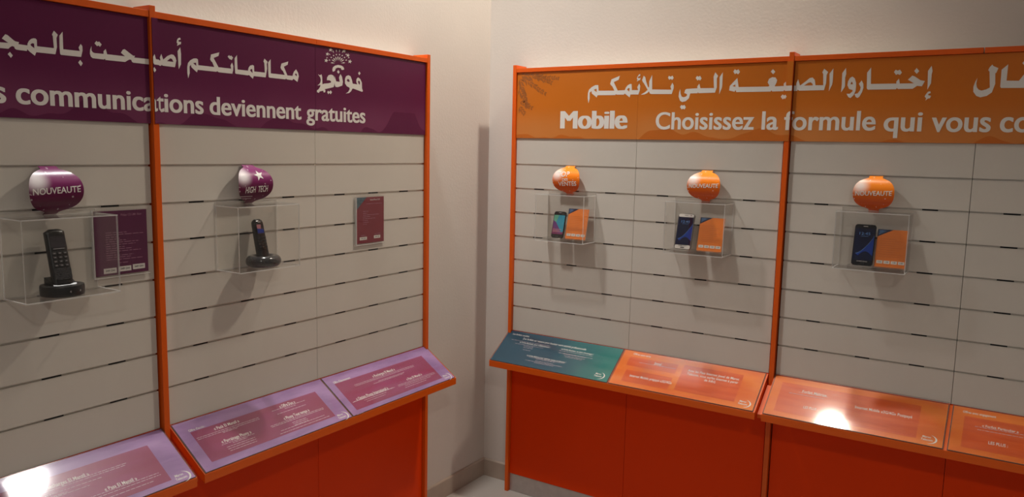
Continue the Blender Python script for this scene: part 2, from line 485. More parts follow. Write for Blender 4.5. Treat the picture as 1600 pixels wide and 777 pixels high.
# ------------------------------------------------------------------ outlines of the lettering, in 0.1 mm on the sign faces (u, z)
ARABIC_PURPLE=[[[(-22468,18793),(-21968,18820),(-21778,18827),(-21918,18916),(-21835,19025),(-21784,19011),(-21660,18910),(-21618,18885),(-21533,18874),(-21551,18825),(-21340,18818),(-21361,18681),(-21600,18686),(-21636,18707),(-21652,18753),(-21694,18762),(-21742,18733),(-21783,18687),(-21976,18684),(-22475,18660)]],[[(-21755,18618),(-21694,18538),(-21740,18475),(-21807,18557)]],[[(-21343,18818),(-21335,18870),(-21300,18935),(-21250,18987),(-21188,19012),(-21143,19012),(-21114,18982),(-21115,18827),(-20707,18827),(-20720,19128),(-20739,19161),(-20685,19264),(-20593,19173),(-20630,19090),(-20628,18867),(-20677,18678),(-21142,18677),(-21179,18586),(-21294,18670),(-21358,18732)],[(-21274,18847),(-21229,18888),(-21181,18884),(-21181,18767),(-21253,18819)]],[[(-20556,19156),(-20470,19268),(-20475,18828),(-20051,18830),(-20081,18917),(-20021,19016),(-19979,18959),(-19979,18856),(-20025,18681),(-20540,18679),(-20561,18702),(-20567,18860)]],[[(-20052,18604),(-19991,18522),(-20044,18442),(-20110,18532)]],[[(-19738,18998),(-19740,18882),(-19710,18837),(-19663,18822),(-19418,18827),(-19415,18901),(-19353,18964),(-19321,18829),(-18813,18829),(-18932,18911),(-18871,19002),(-18820,19022),(-18620,18894),(-18578,18872),(-18524,18874),(-18550,18825),(-18114,18828),(-18120,18680),(-18590,18683),(-18624,18706),(-18641,18754),(-18693,18756),(-18741,18730),(-18820,18677),(-19375,18672),(-19383,18706),(-19414,18680),(-19714,18683),(-19765,18717),(-19788,18791),(-19778,18894)]],[[(-19598,19146),(-19561,19116),(-19527,19141),(-19459,19069),(-19507,19003),(-19547,19032),(-19587,19010),(-19651,19076)]],[[(-18114,18828),(-18083,18853),(-18012,18974),(-17977,18837),(-17760,18828),(-17777,18913),(-17726,19015),(-17671,18860),(-17538,18976),(-17410,19037),(-17337,19030),(-17276,18958),(-17255,18875),(-17307,18682),(-17694,18687),(-17724,18710),(-17756,18676),(-18030,18685),(-18054,18719),(-18100,18687),(-18120,18685)],[(-17560,18831),(-17446,18921),(-17394,18908),(-17350,18828)]],[[(-18033,18608),(-17981,18534),(-18028,18466),(-18089,18552)]],[[(-17205,19153),(-17115,19272),(-17094,19090),(-17107,18787),(-17185,18638),(-17194,18759)]],[[(-17215,19461),(-17181,19515),(-17126,19545),(-17099,19537),(-17096,19489),(-17150,19474),(-17173,19447),(-17141,19423),(-17081,19434),(-17090,19364),(-17144,19344),(-17206,19303),(-17220,19310),(-17197,19360),(-17228,19394)]],[[(-16781,18810),(-16826,18747),(-16825,18563),(-16882,18398),(-16906,18555),(-16903,18722),(-16876,18842),(-16796,18933),(-16688,18995),(-16590,19010),(-16536,18986),(-16528,18818),(-15974,18818),(-16045,18960),(-16075,18974),(-16113,19030),(-16078,19179),(-15779,19278),(-15814,19166),(-15990,19086),(-15824,18827),(-15363,18828),(-15386,18923),(-15326,19017),(-15282,18915),(-15290,18791),(-15325,18677),(-15819,18675),(-15875,18705),(-15901,18682),(-16553,18680),(-16581,18602),(-16765,18736)],[(-16702,18863),(-16604,18883),(-16598,18789)]],[[(-15426,19234),(-15395,19202),(-15352,19230),(-15283,19171),(-15341,19089),(-15387,19116),(-15408,19105),(-15484,19184)]],[[(-15226,19160),(-15137,19267),(-15127,18825),(-14724,18825),(-14723,18869),(-14699,18925),(-14642,18994),(-14540,19022),(-14491,18999),(-14489,18822),(-14065,18825),(-14081,19132),(-14115,19174),(-14073,19270),(-13952,19185),(-13984,19105),(-13973,18958),(-14034,18676),(-14511,18675),(-14547,18587),(-14694,18691),(-14750,18677),(-15188,18686),(-15219,18701),(-15232,18944)],[(-14652,18848),(-14599,18895),(-14566,18887),(-14551,18767),(-14613,18807)]],[[(-13929,19165),(-13821,19278),(-13826,18824),(-13242,18824),(-13325,18955),(-13373,18978),(-13420,19049),(-13374,19185),(-13086,19280),(-13112,19173),(-13278,19091),(-13132,18821),(-12908,18822),(-12887,18891),(-12843,18971),(-12753,19056),(-12666,18949),(-12635,18836),(-12697,18638),(-12872,18729),(-12923,18677),(-13159,18686),(-13188,18712),(-13221,18681),(-13870,18681),(-13916,18696),(-13928,18889)],[(-12807,18879),(-12768,18920),(-12718,18896),(-12727,18819)]]]
EMBLEM=[[[(-11760,18980),(-11681,18956),(-11594,18990),(-11567,18915),(-11556,18647),(-11493,18678),(-11280,18708),(-11144,18745),(-11154,18796),(-11225,18821),(-11343,18811),(-11331,18910),(-11259,18994),(-11133,19026),(-11026,19002),(-10983,18927),(-10956,18786),(-11012,18599),(-11139,18563),(-11460,18487),(-11418,18465),(-11426,18387),(-11497,18369),(-11531,18431),(-11601,18413),(-11689,18393),(-11724,18340),(-11811,18359),(-11817,18422),(-11740,18466),(-11662,18562),(-11651,18627),(-11721,18601),(-11790,18595),(-11703,18648),(-11650,18716),(-11631,18808),(-11658,18882)]],[[(-10975,18993),(-10926,18893),(-10890,18805),(-10718,18806),(-10753,18960),(-10679,19085),(-10605,18999),(-10559,18819),(-10590,18684),(-10812,18609),(-10921,18606),(-10964,18668)]],[[(-10787,19219),(-10715,19153),(-10778,19084),(-10850,19148)]],[[(-11078,19192),(-11051,19285),(-10950,19355),(-10804,19395),(-10639,19391),(-10528,19349),(-10492,19273),(-10548,19242),(-10629,19239),(-10658,19297),(-10805,19301),(-10914,19259),(-10952,19172),(-11053,19129)]],[[(-10459,18774),(-10457,18933),(-10400,19031),(-10287,19080),(-10174,19051),(-10107,18936),(-10062,18793),(-9831,18784),(-9877,18875),(-9868,18970),(-9790,19044),(-9674,19000),(-9588,18871),(-9578,18655),(-9527,18563),(-9578,18532),(-10025,18616),(-10082,18611),(-10140,18518),(-10255,18438),(-10424,18410),(-10292,18481),(-10223,18579),(-10234,18637),(-10366,18675)],[(-10372,18887),(-10307,18951),(-10232,18912),(-10221,18847),(-10308,18839)],[(-9791,18895),(-9733,18935),(-9682,18877),(-9695,18781),(-9753,18809)]],[[(-9719,19266),(-9653,19205),(-9720,19126),(-9782,19193)]],[[(-11294,18448),(-11241,18413),(-11169,18470),(-11105,18409),(-11170,18332),(-11231,18380),(-11285,18324),(-11337,18393)]],[[(-11348,19570),(-11337,19518),(-11264,19512),(-11331,19481),(-11326,19427),(-11379,19460),(-11448,19433),(-11414,19484),(-11461,19521),(-11388,19520)]],[[(-11290,19794),(-11279,19746),(-11211,19741),(-11274,19711),(-11270,19661),(-11319,19691),(-11384,19665),(-11352,19714),(-11396,19748),(-11327,19747)]],[[(-11130,19964),(-11119,19912),(-11045,19907),(-11113,19875),(-11108,19821),(-11161,19853),(-11231,19825),(-11197,19877),(-11245,19913),(-11170,19913)]],[[(-10462,19990),(-10452,19944),(-10386,19940),(-10447,19911),(-10443,19864),(-10491,19892),(-10554,19867),(-10523,19913),(-10566,19945),(-10499,19945)]],[[(-10279,19864),(-10268,19813),(-10196,19809),(-10262,19778),(-10257,19726),(-10309,19757),(-10378,19730),(-10344,19781),(-10392,19815),(-10319,19815)]],[[(-10177,19658),(-10165,19604),(-10087,19598),(-10159,19565),(-10154,19510),(-10210,19544),(-10284,19515),(-10248,19569),(-10299,19606),(-10220,19606)]],[[(-10948,19444),(-11084,19461),(-11162,19438),(-11091,19419)]],[[(-10926,19490),(-11030,19550),(-11109,19553),(-11061,19512)]],[[(-10896,19518),(-10964,19601),(-11034,19622),(-11008,19570)]],[[(-10852,19540),(-10872,19640),(-10925,19679),(-10927,19620)]],[[(-10802,19552),(-10772,19657),(-10801,19708),(-10830,19650)]],[[(-10752,19551),(-10675,19647),(-10675,19706),(-10730,19656)]],[[(-10708,19537),(-10593,19614),(-10565,19672),(-10638,19636)]],[[(-10678,19515),(-10540,19566),(-10489,19618),(-10571,19598)]],[[(-10657,19473),(-10511,19478),(-10436,19512),(-10517,19519)]],[[(-11164,19515),(-11202,19550),(-11243,19530),(-11229,19500)]],[[(-11092,19605),(-11109,19649),(-11155,19639),(-11157,19606)]],[[(-10991,19673),(-10986,19721),(-11032,19723),(-11049,19689)]],[[(-10869,19717),(-10842,19764),(-10883,19777),(-10914,19748)]],[[(-10732,19732),(-10685,19773),(-10716,19795),(-10758,19774)]],[[(-10609,19714),(-10548,19744),(-10565,19774),(-10612,19762)]],[[(-10506,19667),(-10438,19683),(-10439,19717),(-10487,19716)]],[[(-10433,19591),(-10365,19589),(-10349,19624),(-10392,19635)]],[[(-11278,19580),(-11325,19611),(-11365,19605),(-11345,19581)]],[[(-11163,19698),(-11190,19740),(-11229,19744),(-11222,19716)]],[[(-11003,19787),(-11018,19854),(-11056,19877),(-11058,19837)]],[[(-10866,19828),(-10855,19898),(-10882,19929),(-10898,19889)]],[[(-10732,19843),(-10698,19912),(-10714,19948),(-10742,19911)]],[[(-10593,19833),(-10536,19896),(-10537,19936),(-10577,19904)]],[[(-10430,19779),(-10368,19810),(-10360,19841),(-10401,19828)]],[[(-10311,19683),(-10240,19699),(-10218,19728),(-10261,19725)]]]
ARABIC_ORANGE=[[[(5956,19073),(5866,19012),(5876,18757),(5825,18554),(5779,18784),(5786,18988),(5824,19127),(5950,19238),(6120,19318),(6269,19319),(6295,19079),(7036,19067),(6930,19252),(6887,19278),(6828,19354),(6882,19540),(7266,19676),(7212,19510),(6993,19424),(7189,19071),(7520,19076),(7557,19174),(7635,19271),(7741,19329),(7818,19320),(7839,19073),(8118,19062),(8078,19186),(8160,19342),(8210,19231),(8199,19060),(8140,18885),(7782,18892),(7752,18774),(7568,18902),(7512,18940),(7486,18891),(7154,18897),(7111,18923),(7085,18881),(6251,18890),(6212,18797),(5975,18972)],[(6056,19122),(6197,19169),(6203,19025)],[(7615,19098),(7694,19166),(7736,19145),(7722,19010)]],[[(8044,19529),(8067,19614),(8143,19709),(8189,19715),(8187,19634),(8133,19636),(8081,19596),(8096,19557),(8151,19545),(8211,19568),(8194,19476),(8127,19465),(8068,19418),(8048,19431),(8081,19479)]],[[(8602,19415),(8717,19665),(8744,19077),(9577,19048),(9533,19173),(9610,19326),(9671,19217),(9672,19098),(9599,18873),(8726,18891),(8646,18916),(8601,19027)]],[[(8280,19473),(8347,19641),(8416,19586),(8464,19407),(8554,19186),(8614,19148),(8620,19014),(8539,18936),(8408,18880),(8248,18876),(8431,18970),(8546,19065),(8360,19349),(8318,19387)]],[[(9447,19605),(9526,19567),(9601,19605),(9657,19515),(9597,19434),(9530,19479),(9468,19443),(9412,19530)]],[[(10673,19080),(10658,19148),(10739,19259),(10792,19077),(11342,19071),(11302,19510),(11362,19679),(11482,19537),(11437,19439),(11456,19095),(11391,18891),(10731,18887),(10698,18929),(10683,18884),(10385,18883),(10335,18691),(10208,18579),(10064,18547),(9964,18606),(9900,18767),(9911,18927),(9953,19068),(9975,18880),(10029,18765),(10115,18736),(10211,18762),(10261,18829),(10217,18875),(10131,18900),(10161,19024),(10208,19062)]],[[(11549,19491),(11665,19668),(11668,19134),(11650,19046),(11563,18825),(11566,18981)]],[[(10629,19561),(10692,19529),(10754,19561),(10823,19458),(10764,19377),(10707,19417),(10657,19380),(10576,19481)]],[[(10034,18433),(10103,18403),(10160,18438),(10228,18339),(10169,18249),(10114,18288),(10055,18250),(9977,18354)]],[[(11951,18964),(11969,19135),(12076,19255),(12155,19335),(12248,19433),(12315,19085),(13447,19075),(13486,19109),(13411,19231),(13457,19364),(13573,19419),(13694,19404),(13762,19301),(13734,19196),(13680,19077),(14018,19082),(14008,19162),(14081,19244),(14136,19079),(14409,19085),(14409,18893),(14083,18890),(14048,18936),(14017,18891),(13606,18887),(13571,18933),(13540,18886),(12237,18895),(12204,18978),(12166,18910)],[(12069,19127),(12178,19190),(12192,19096)]],[[(12131,19765),(12197,19724),(12271,19760),(12338,19657),(12268,19569),(12204,19615),(12141,19582),(12074,19679)]],[[(13581,19719),(13673,19618),(13599,19525),(13502,19629)]],[[(13990,18770),(14053,18731),(14117,18767),(14175,18681),(14116,18576),(14060,18630),(14010,18583),(13930,18686)]],[[(14409,19085),(14461,19084),(14468,19176),(14524,19318),(14603,19080),(14786,19219),(14931,19345),(15031,19362),(15113,19274),(15151,19079),(15422,19072),(15395,19472),(15358,19538),(15419,19664),(15557,19544),(15515,19430),(15517,19147),(15459,18895),(14577,18897),(14535,18937),(14512,18891),(14409,18893)],[(14745,19076),(14891,19177),(14979,19193),(15046,19134),(15055,19076)]],[[(15611,19478),(15733,19665),(15741,19192),(15728,19089),(15629,18848),(15637,19092)]],[[(16045,19488),(16159,19664),(16180,19460),(16154,19317),(16169,19028),(16151,18969),(16047,18802),(16056,19079)]],[[(16239,18750),(16349,18748),(16434,18830),(16431,18878),(16314,18917),(16248,19050),(16261,19194),(16321,19312),(16397,19352),(16481,19283),(16530,19138),(16540,18995),(16535,18852),(16488,18709),(16382,18596),(16312,18628)],[(16348,19084),(16386,19185),(16434,19081)]],[[(16509,18737),(16609,18754),(16680,18860),(16695,18967),(16630,19088),(16712,19209),(16777,19084),(16787,18941),(16752,18799),(16674,18634),(16614,18592),(16550,18636)]],[[(16871,19472),(16991,19649),(17022,19077),(17840,19067),(17835,19137),(17913,19234),(17948,19064),(18393,19059),(18193,19189),(18320,19323),(18396,19293),(18583,19161),(18721,19127),(18641,18953),(18494,18973),(18365,18875),(17908,18879),(17862,18915),(17844,18873),(16936,18878),(16899,18926)]],[[(17783,19540),(17850,19507),(17918,19540),(17989,19440),(17932,19359),(17859,19391),(17807,19363),(17735,19465)]],[[(18436,19578),(18522,19467),(18452,19378),(18367,19477)]],[[(18788,19462),(18887,19635),(18928,19457),(18910,19344),(18913,19049),(18816,18835),(18815,18983)]],[[(18778,18664),(18842,18765),(18913,18780),(18929,18718),(18868,18696),(18850,18662),(18883,18639),(18946,18626),(18921,18547),(18860,18536),(18783,18469),(18808,18537),(18755,18607)]],[[(20655,19605),(20683,19557),(20835,19481),(20783,19331),(20760,19323),(20786,18979),(20715,18702),(20578,18592),(20401,18548),(20282,18598),(20185,18732),(20174,18902),(20218,19070),(20266,19181),(20249,18994),(20275,18880),(20331,18804),(20416,18768),(20544,18802),(20645,18862),(20594,19375),(20553,19432),(20589,19524)]],[[(20927,19428),(21097,19593),(21093,19072),(21435,19057),(21558,19259),(21707,19336),(21751,18825),(20961,18841),(20934,18882)]],[[(21480,19617),(21521,19679),(21574,19613),(21532,19551)]]]
FOLIAGE=[[[(2535,19925),(3696,19921),(4373,19686),(4620,19713),(4378,19530),(4550,19327),(4044,19568),(3623,19551),(3418,19284),(2994,19076),(2683,19302),(2588,19559)]],[[(4367,19884),(5505,19873),(5268,19783),(5561,19440),(5109,19698),(4784,19687)]],[[(2857,19297),(3209,19108),(2866,18970),(3092,18674),(2677,18864),(2557,19085)]],[[(2569,18645),(2965,18567),(3360,18344),(3103,18273),(3410,18089),(2887,18239),(2620,18388)]]]
HEADINGS={'A': [("Offre d'accès :", -1.746, -1.6881, 0.0346), ('« Pack El Manzil »', -1.6699, -1.5768, 0.0526), ('« Parrainage Phony »', -1.6767, -1.5661, 0.0977), ('« Offre Duo »', -1.4111, -1.3436, 0.0514), ('« Phony Tout temps »', -1.4292, -1.318, 0.0934)], 'B': [("Offre d'abonnement", -1.1417, -1.0558, 0.0314), ('« Recharges El Manzil »', -0.9574, -0.8299, 0.054), ('« Pass El Manzil »', -0.8194, -0.7242, 0.1075), ('« Option Phony International »', -1.1083, -0.9358, 0.1137)], 'C': [('« Recharges El Manzil »', -2.1865, -2.0662, 0.0599), ('« Pass El Manzil »', -2.0547, -1.9637, 0.1131)], 'T': [('Les forfaits mobiles', 0.2317, 0.3218, 0.0196), ('Des forfaits sur mesure pour booster votre activité professionnelle', 0.2987, 0.6279, 0.0349), ("Le forfait Business, en plein d'avantages !", 0.5125, 0.673, 0.0519), ('Le forfait Business, pour collaborateurs !', 0.2927, 0.4535, 0.0549), ('Le forfait Maîtrise pour maîtriser toutes vos factures !', 0.3683, 0.5694, 0.1122)], 'O1': [('Offres sans carte', 0.8462, 0.926, 0.0157), ('Jawal', 0.9525, 0.9851, 0.0422), ('Internet Mobile prépayé «3G/4G»', 0.8768, 1.0612, 0.1151), ('Avec les Pass Internet Jawal de Maroc', 1.1025, 1.3135, 0.0476), ('Telecom, vous surfez Internet à partir', 1.1042, 1.3144, 0.0624), ('de 5dh/j.', 1.1821, 1.2297, 0.0764)], 'O2': [('Forfait Maîtrise', 1.5542, 1.6408, 0.0504), ('LES PLUS :', 1.574, 1.6254, 0.1113), ('Internet Mobile «3G/4G» Postpayé', 1.7442, 1.93, 0.0742)], 'O3': [('Offres avec engagement', 2.0783, 2.1756, 0.0196), ('« Forfait Particulier »', 2.1385, 2.2424, 0.059), ('LES PLUS :', 2.1614, 2.2159, 0.1144)]}
LINES={'A':[(-1.7387,-1.5076,0.0632),(-1.7381,-1.5055,0.0683),(-1.6517,-1.5973,0.0721),(-1.682,-1.5599,0.1065),(-1.6448,-1.5911,0.1108),(-1.672,-1.5668,0.1179),(-1.6725,-1.5675,0.1243),(-1.6694,-1.57,0.1311),(-1.4476,-1.3036,0.0578),(-1.3981,-1.3504,0.0629),(-1.4374,-1.3133,0.0729),(-1.4918,-1.2582,0.1025),(-1.4903,-1.2611,0.1067),(-1.4697,-1.2783,0.1275),(-1.4806,-1.2624,0.136),(-1.4113,-1.3488,0.1149),(-1.4106,-1.3481,0.12),(-1.4098,-1.3473,0.1251)],'B':[(-1.0654,-0.7243,0.0631),(-1.0641,-0.725,0.0679),(-0.9491,-0.7991,0.0777),(-0.9807,-0.8071,0.0816),(-0.8799,-0.6549,0.1179),(-0.8837,-0.6562,0.1227),(-0.8529,-0.6917,0.1284),(-0.8576,-0.724,0.1357),(-1.132,-0.9041,0.1203),(-1.1261,-0.9112,0.1192),(-1.0785,-0.9584,0.1269),(-1.0724,-0.9719,0.1338),(-1.156,-1.124,0.1654)],'C':[(-2.2266,-1.9642,0.0648),(-2.2421,-1.9671,0.0697),(-2.2017,-2.0428,0.0797),(-2.1746,-2.0807,0.0894),(-2.1132,-1.9017,0.1197),(-2.1063,-1.8995,0.126),(-2.0723,-1.9254,0.1363),(-2.1999,-2.1356,0.0865)],'T':[(0.2431,0.4469,0.0489),(0.2734,0.425,0.0647),(0.3238,0.3744,0.0706),(0.3259,0.3741,0.0775),(0.3302,0.3702,0.0887),(0.5061,0.6727,0.0613),(0.5092,0.6828,0.0722),(0.5346,0.6451,0.0734),(0.5432,0.6456,0.0813),(0.5506,0.6362,0.087),(0.3805,0.5631,0.1181),(0.3733,0.5624,0.1355),(0.4209,0.5172,0.1212),(0.4218,0.514,0.1302),(0.4227,0.521,0.1403)],'O1':[(0.889,1.0505,0.0511),(0.9675,1.0038,0.0504)],'O2':[(1.5091,1.6346,0.0651),(1.542,1.6457,0.0562)],'O3':[(2.1181,2.2577,0.0659),(2.1257,2.2558,0.0757)]}


# ------------------------------------------------------------------ the room
ROOM_X, ROOM_Y = 6.2, -6.2


def quad_box(x0, x1, y0, y1, z0, z1):
    return Geo().box(x0, x1, y0, y1, z0, z1)


structure('floor', quad_box(-0.1, ROOM_X, ROOM_Y, 0.1, -0.05, 0.0), 'floor')
structure('wall_left', quad_box(-0.1, 0.0, ROOM_Y, 0.1, 0.0, CEIL), 'wall')
structure('wall_back', quad_box(0.0, ROOM_X, 0.0, 0.1, 0.0, CEIL), 'wall')
structure('ceiling', quad_box(-0.1, ROOM_X, ROOM_Y, 0.1, CEIL, CEIL + 0.05), 'ceiling')


# baseboards: 9 cm tile strip with a rounded upper edge
_bp = [(0.0, 0.0), (0.010, 0.0), (0.010, 0.083), (0.007, 0.0875), (0.003, 0.089), (0.0, 0.089)]
g = Geo(); n = len(_bp)
g.add([(0.010, -d, z) for d, z in _bp] + [(ROOM_X, -d, z) for d, z in _bp],
      [[i, (i + 1) % n, n + (i + 1) % n, n + i] for i in range(n)] + [list(range(n)), list(range(n, 2 * n))])
structure('baseboard_back', g, 'base')
g = Geo()
g.add([(d, ROOM_Y, z) for d, z in _bp] + [(d, 0.0, z) for d, z in _bp],
      [[i, (i + 1) % n, n + (i + 1) % n, n + i] for i in range(n)] + [list(range(n)), list(range(n, 2 * n))])
structure('baseboard_left', g, 'base')

# ------------------------------------------------------------------ ceiling lights (the lamps of the shop)
LAMP_LABELS = ['round recessed downlight in the ceiling above the orange sign wall',
               'round recessed downlight in the ceiling above the purple sign wall',
               'larger round ceiling light further back in the shop']
for (lx, ly, lr, lp, lc, lt), lab in zip(LAMPS, LAMP_LABELS):
    o = bpy.data.objects.new('ceiling_light', None)
    COL.objects.link(o); o.location = (lx, ly, CEIL)
    o['label'] = lab; o['category'] = 'ceiling light'; o['group'] = 'round ceiling lights'
    g = Geo().lathe([(lr + 0.004, 0.0), (lr + 0.028, 0.0), (lr + 0.028, -0.004), (lr + 0.020, -0.012), (lr + 0.006, -0.014), (lr + 0.004, -0.010)], (0, 0, 0), 48)
    g.f = g.f[:-2]; g.mi = g.mi[:-2]
    d = Geo().lathe([(0.001, -0.001), (lr + 0.004, -0.001), (lr + 0.004, -0.003), (0.001, -0.003)], (0, 0, 0), 48)
    for nm, gg, mm in (('trim_ring', g, 'silver'), ('diffuser', d, 'diffuser')):
        me = bpy.data.meshes.new(nm); me.from_pydata(gg.v, [], gg.f); me.materials.append(MT[mm])
        c = bpy.data.objects.new(nm, me); COL.objects.link(c); c.parent = o
    if lp > ROOM_POWER:
        ld = bpy.data.lights.new('lamp', 'SPOT')
        ld.spot_size = math.radians(CUTOFF); ld.spot_blend = 0.80; ld.shadow_soft_size = 0.075
    else:
        ld = bpy.data.lights.new('lamp', 'AREA')
        ld.shape = 'DISK'; ld.size = 2 * lr
    ld.energy = lp; ld.color = lc
    lo = bpy.data.objects.new('lamp', ld); COL.objects.link(lo)
    lo.rotation_euler = (0, math.radians(lt), 0)
    lo.parent = o; lo.location = (0, 0, -0.03 if lp > ROOM_POWER else -0.006)

# ------------------------------------------------------------------ the slatwall units
PITCH_S = 0.111
SLOT1 = 1.5836
SLOTS = [SLOT1 - k * PITCH_S for k in range(7)]
P_BOT, P_TOP, HEAD = 0.8005, 1.9975, 1.7031
WBACK = {'R': -(DR - 0.013), 'L': -(DL - 0.013)}     # just clear of the baseboards
GH = 0.0042                                          # half a groove


def panel_profile():
    pr = [(-0.018, P_BOT), (0.0, P_BOT)]
    for z in reversed(SLOTS):
        pr += [(0.0, z - GH), (-0.009, z - GH), (-0.009, z + GH), (0.0, z + GH)]
    return pr + [(0.0, P_TOP), (-0.018, P_TOP)]


def slat_panel(th, u0, u1):
    pan = th.part('slat_panel', Geo().prism(panel_profile(), u0, u1), 'slat')
    for k, z in enumerate(SLOTS):
        g = Geo()
        g.box(u0 + .0005, u1 - .0005, -0.0088, -0.0074, z - GH + .0002, z + GH - .0002, 0)
        g.box(u0 + .0005, u1 - .0005, -0.0074, 0.0004, z - GH + .0002, z - GH + 0.0014, 0)
        g.box(u0 + .0005, u1 - .0005, -0.0074, 0.0004, z + GH - 0.0012, z + GH - .0002, 0)
        if k > 0:
            for c in (0.122, 0.302, 0.481):
                g.box(u0 + c - 0.0245, u0 + c + 0.0245, -0.0074, -0.0040, z - GH + 0.0015, z + GH - 0.0013, 1)
        th.part('groove_trim', g, ['alu', 'black'], pan)


def upright(th, u0, u1, side):
    th.part('upright', Geo().box(u0, u1, WBACK[side], E, 0.0, 2.031, 0, 0.0008), 'orange')


def top_rail(th, u0, u1, side):
    th.part('top_rail', Geo().box(u0, u1, -0.004, E - 0.002, 1.998, 2.016, 0, 0.0006), 'orange')
    th.part('added_top_board', Geo().box(u0, u1, WBACK[side], -0.0045, 1.998, 2.0155), 'slat', label='added pale top board')  # unseen board, added pale so less orange light bounces onto the wall


def low_panel(th, u0, u1):
    th.part('lower_panel', Geo().box(u0, u1, -0.016, 0.0, 0.089, 0.7998, 0, 0.0005), 'orange_low')


def sz(w):
    """height of the sloping shelf top at distance w from the panel face"""
    return 0.797 - 0.667 * w


def shelf(th, u0, u1, over=None):
    """sloping reading shelf, its lip cut upright; `over` is the stretch that passes in front of an end upright"""
    fr = 0.1675

    def prof(w0):
        return [(w0, sz(w0)), (fr - 0.0012, sz(fr) + 0.0006), (fr, sz(fr) - 0.0010), (fr, sz(fr) - 0.0265), (fr - 0.001, sz(fr) - 0.0275), (w0, sz(w0) - 0.0275)]
    g = Geo().prism(prof(0.0008), u0, u1)
    if over:
        g.prism(prof(E + 0.0006), *over)
    th.part('shelf', g, 'orange')


def gap_filler(th, u0, u1):
    """filler board added under the shelf gap at a middle upright, stops light leaking through"""
    w0, w1 = E + 0.0004, 0.140
    th.part('shelf_gap_filler', Geo().prism([(w0, sz(w0) - 0.030), (w1, sz(w1) - 0.030), (w1, sz(w1) - 0.045), (w0, sz(w0) - 0.12)], u0, u1), 'orange')


def kick(th, u0, u1):
    th.part('kickboard', Geo().box(u0, u1, -0.014, -0.002, 0.001, 0.0875, 0, 0.0005), 'kick')


def gap_strip(th, u0, u1):
    th.part('gap_shade_strip', Geo().box(u0, u1, -0.03, -0.0185, 0.09, 1.997), 'dark')  # near-black strip standing in for the shade inside the post gap


# corner bay of the orange wall
u_r0, u_r1, u_r2, u_r3, u_r4 = 0.2147, 0.8127, 1.4396, 2.0393, 2.640
bay = Thing('display_unit', 'orange framed slatwall unit beside the room corner, two phones in clear boxes on it', 'display unit', 'R', (0.805, 0, 0), 'slatwall display units')
upright(bay, 0.1967, 0.2142, 'R'); upright(bay, 1.4175, 1.4355, 'R')
slat_panel(bay, 0.2152, 0.8120); slat_panel(bay, 0.8136, 1.4120)
top_rail(bay, 0.2146, 0.8129, 'R'); top_rail(bay, 0.8135, 1.4170, 'R')
shelf(bay, 0.2150, 1.4115, (0.1967, 0.2150)); gap_filler(bay, 1.4150, 1.4345)
low_panel(bay, 0.2150, 0.8121); low_panel(bay, 0.8137, 1.4120)
kick(bay, 0.2150, 1.4165); gap_strip(bay, 1.400, 1.417)
# next bay, running out of the picture on the right
bay = Thing('display_unit', 'orange framed slatwall unit at right edge, one black smartphone in a clear box on it', 'display unit', 'R', (2.05, 0, 0), 'slatwall display units')
upright(bay, 2.6420, 2.6600, 'R')
slat_panel(bay, 1.4404, 2.0386); slat_panel(bay, 2.0402, 2.6400)
top_rail(bay, 1.4360, 2.0375, 'R'); top_rail(bay, 2.0405, 2.6415, 'R')
shelf(bay, 1.4365, 2.6415, (2.6415, 2.6600))
low_panel(bay, 1.4404, 2.0386); low_panel(bay, 2.0402, 2.6400)
kick(bay, 1.4365, 2.6415); gap_strip(bay, 1.436, 1.452)
# bay of the purple wall next to the corner
bay = Thing('display_unit', 'orange framed slatwall unit below the purple sign, reaching to the corner gap', 'display unit', 'L', (-1.19, 0, 0), 'slatwall display units')
upright(bay, -1.8105, -1.7925, 'L'); upright(bay, -0.5825, -0.5650, 'L')
slat_panel(bay, -1.7868, -1.1882); slat_panel(bay, -1.1866, -0.5835)
top_rail(bay, -1.7920, -1.1880, 'L'); top_rail(bay, -1.1868, -0.5830, 'L')
shelf(bay, -1.7860, -0.5832, (-0.5832, -0.5650)); gap_filler(bay, -1.8095, -1.7900)
low_panel(bay, -1.7868, -1.1882); low_panel(bay, -1.1866, -0.5835)
kick(bay, -1.7915, -0.5830); gap_strip(bay, -1.792, -1.775)
# leftmost bay
bay = Thing('display_unit', 'orange framed slatwall unit cut by the left edge, cordless handset in a box on it', 'display unit', 'L', (-2.42, 0, 0), 'slatwall display units')
upright(bay, -3.0360, -3.0180, 'L')
slat_panel(bay, -3.0170, -2.4180); slat_panel(bay, -2.4164, -1.8162)
top_rail(bay, -3.0175, -2.4180, 'L'); top_rail(bay, -2.4164, -1.8110, 'L')
shelf(bay, -3.0175, -1.8115, (-3.0360, -3.0175))
low_panel(bay, -3.0170, -2.4180); low_panel(bay, -2.4164, -1.8162)
kick(bay, -3.0175, -1.8112); gap_strip(bay, -1.828, -1.811)

# ------------------------------------------------------------------ the two header signs
W_SIGN = 0.0062
T_SIGN = 0.005


def lettering(rings_or_mesh, regions):
    """flat letters in (u, z), cut at the sign's steps; regions are (u0, u1, w)"""
    bm = bmesh.new()
    for i, (vs, fs) in enumerate(rings_or_mesh):
        b = [bm.verts.new((x, 0.00006 * (i % 9), y)) for x, y in vs]
        for f in fs:
            if len(set(f)) >= 3:
                try:
                    bm.faces.new([b[i] for i in f])
                except ValueError:
                    pass
    out = Geo()
    for u0, u1, w in regions:
        c = bm.copy()
        for co, no in (((u0, 0, 0), (-1, 0, 0)), ((u1, 0, 0), (1, 0, 0)), ((0, 0, 1.9968), (0, 0, 1))):
            bmesh.ops.bisect_plane(c, geom=c.verts[:] + c.edges[:] + c.faces[:], plane_co=co, plane_no=no, clear_outer=True)
        if c.faces:
            out.bm(c, 0, lambda x, y, z, w=w: (x, w + y, z))
        else:
            c.free()
    bm.free()
    return out


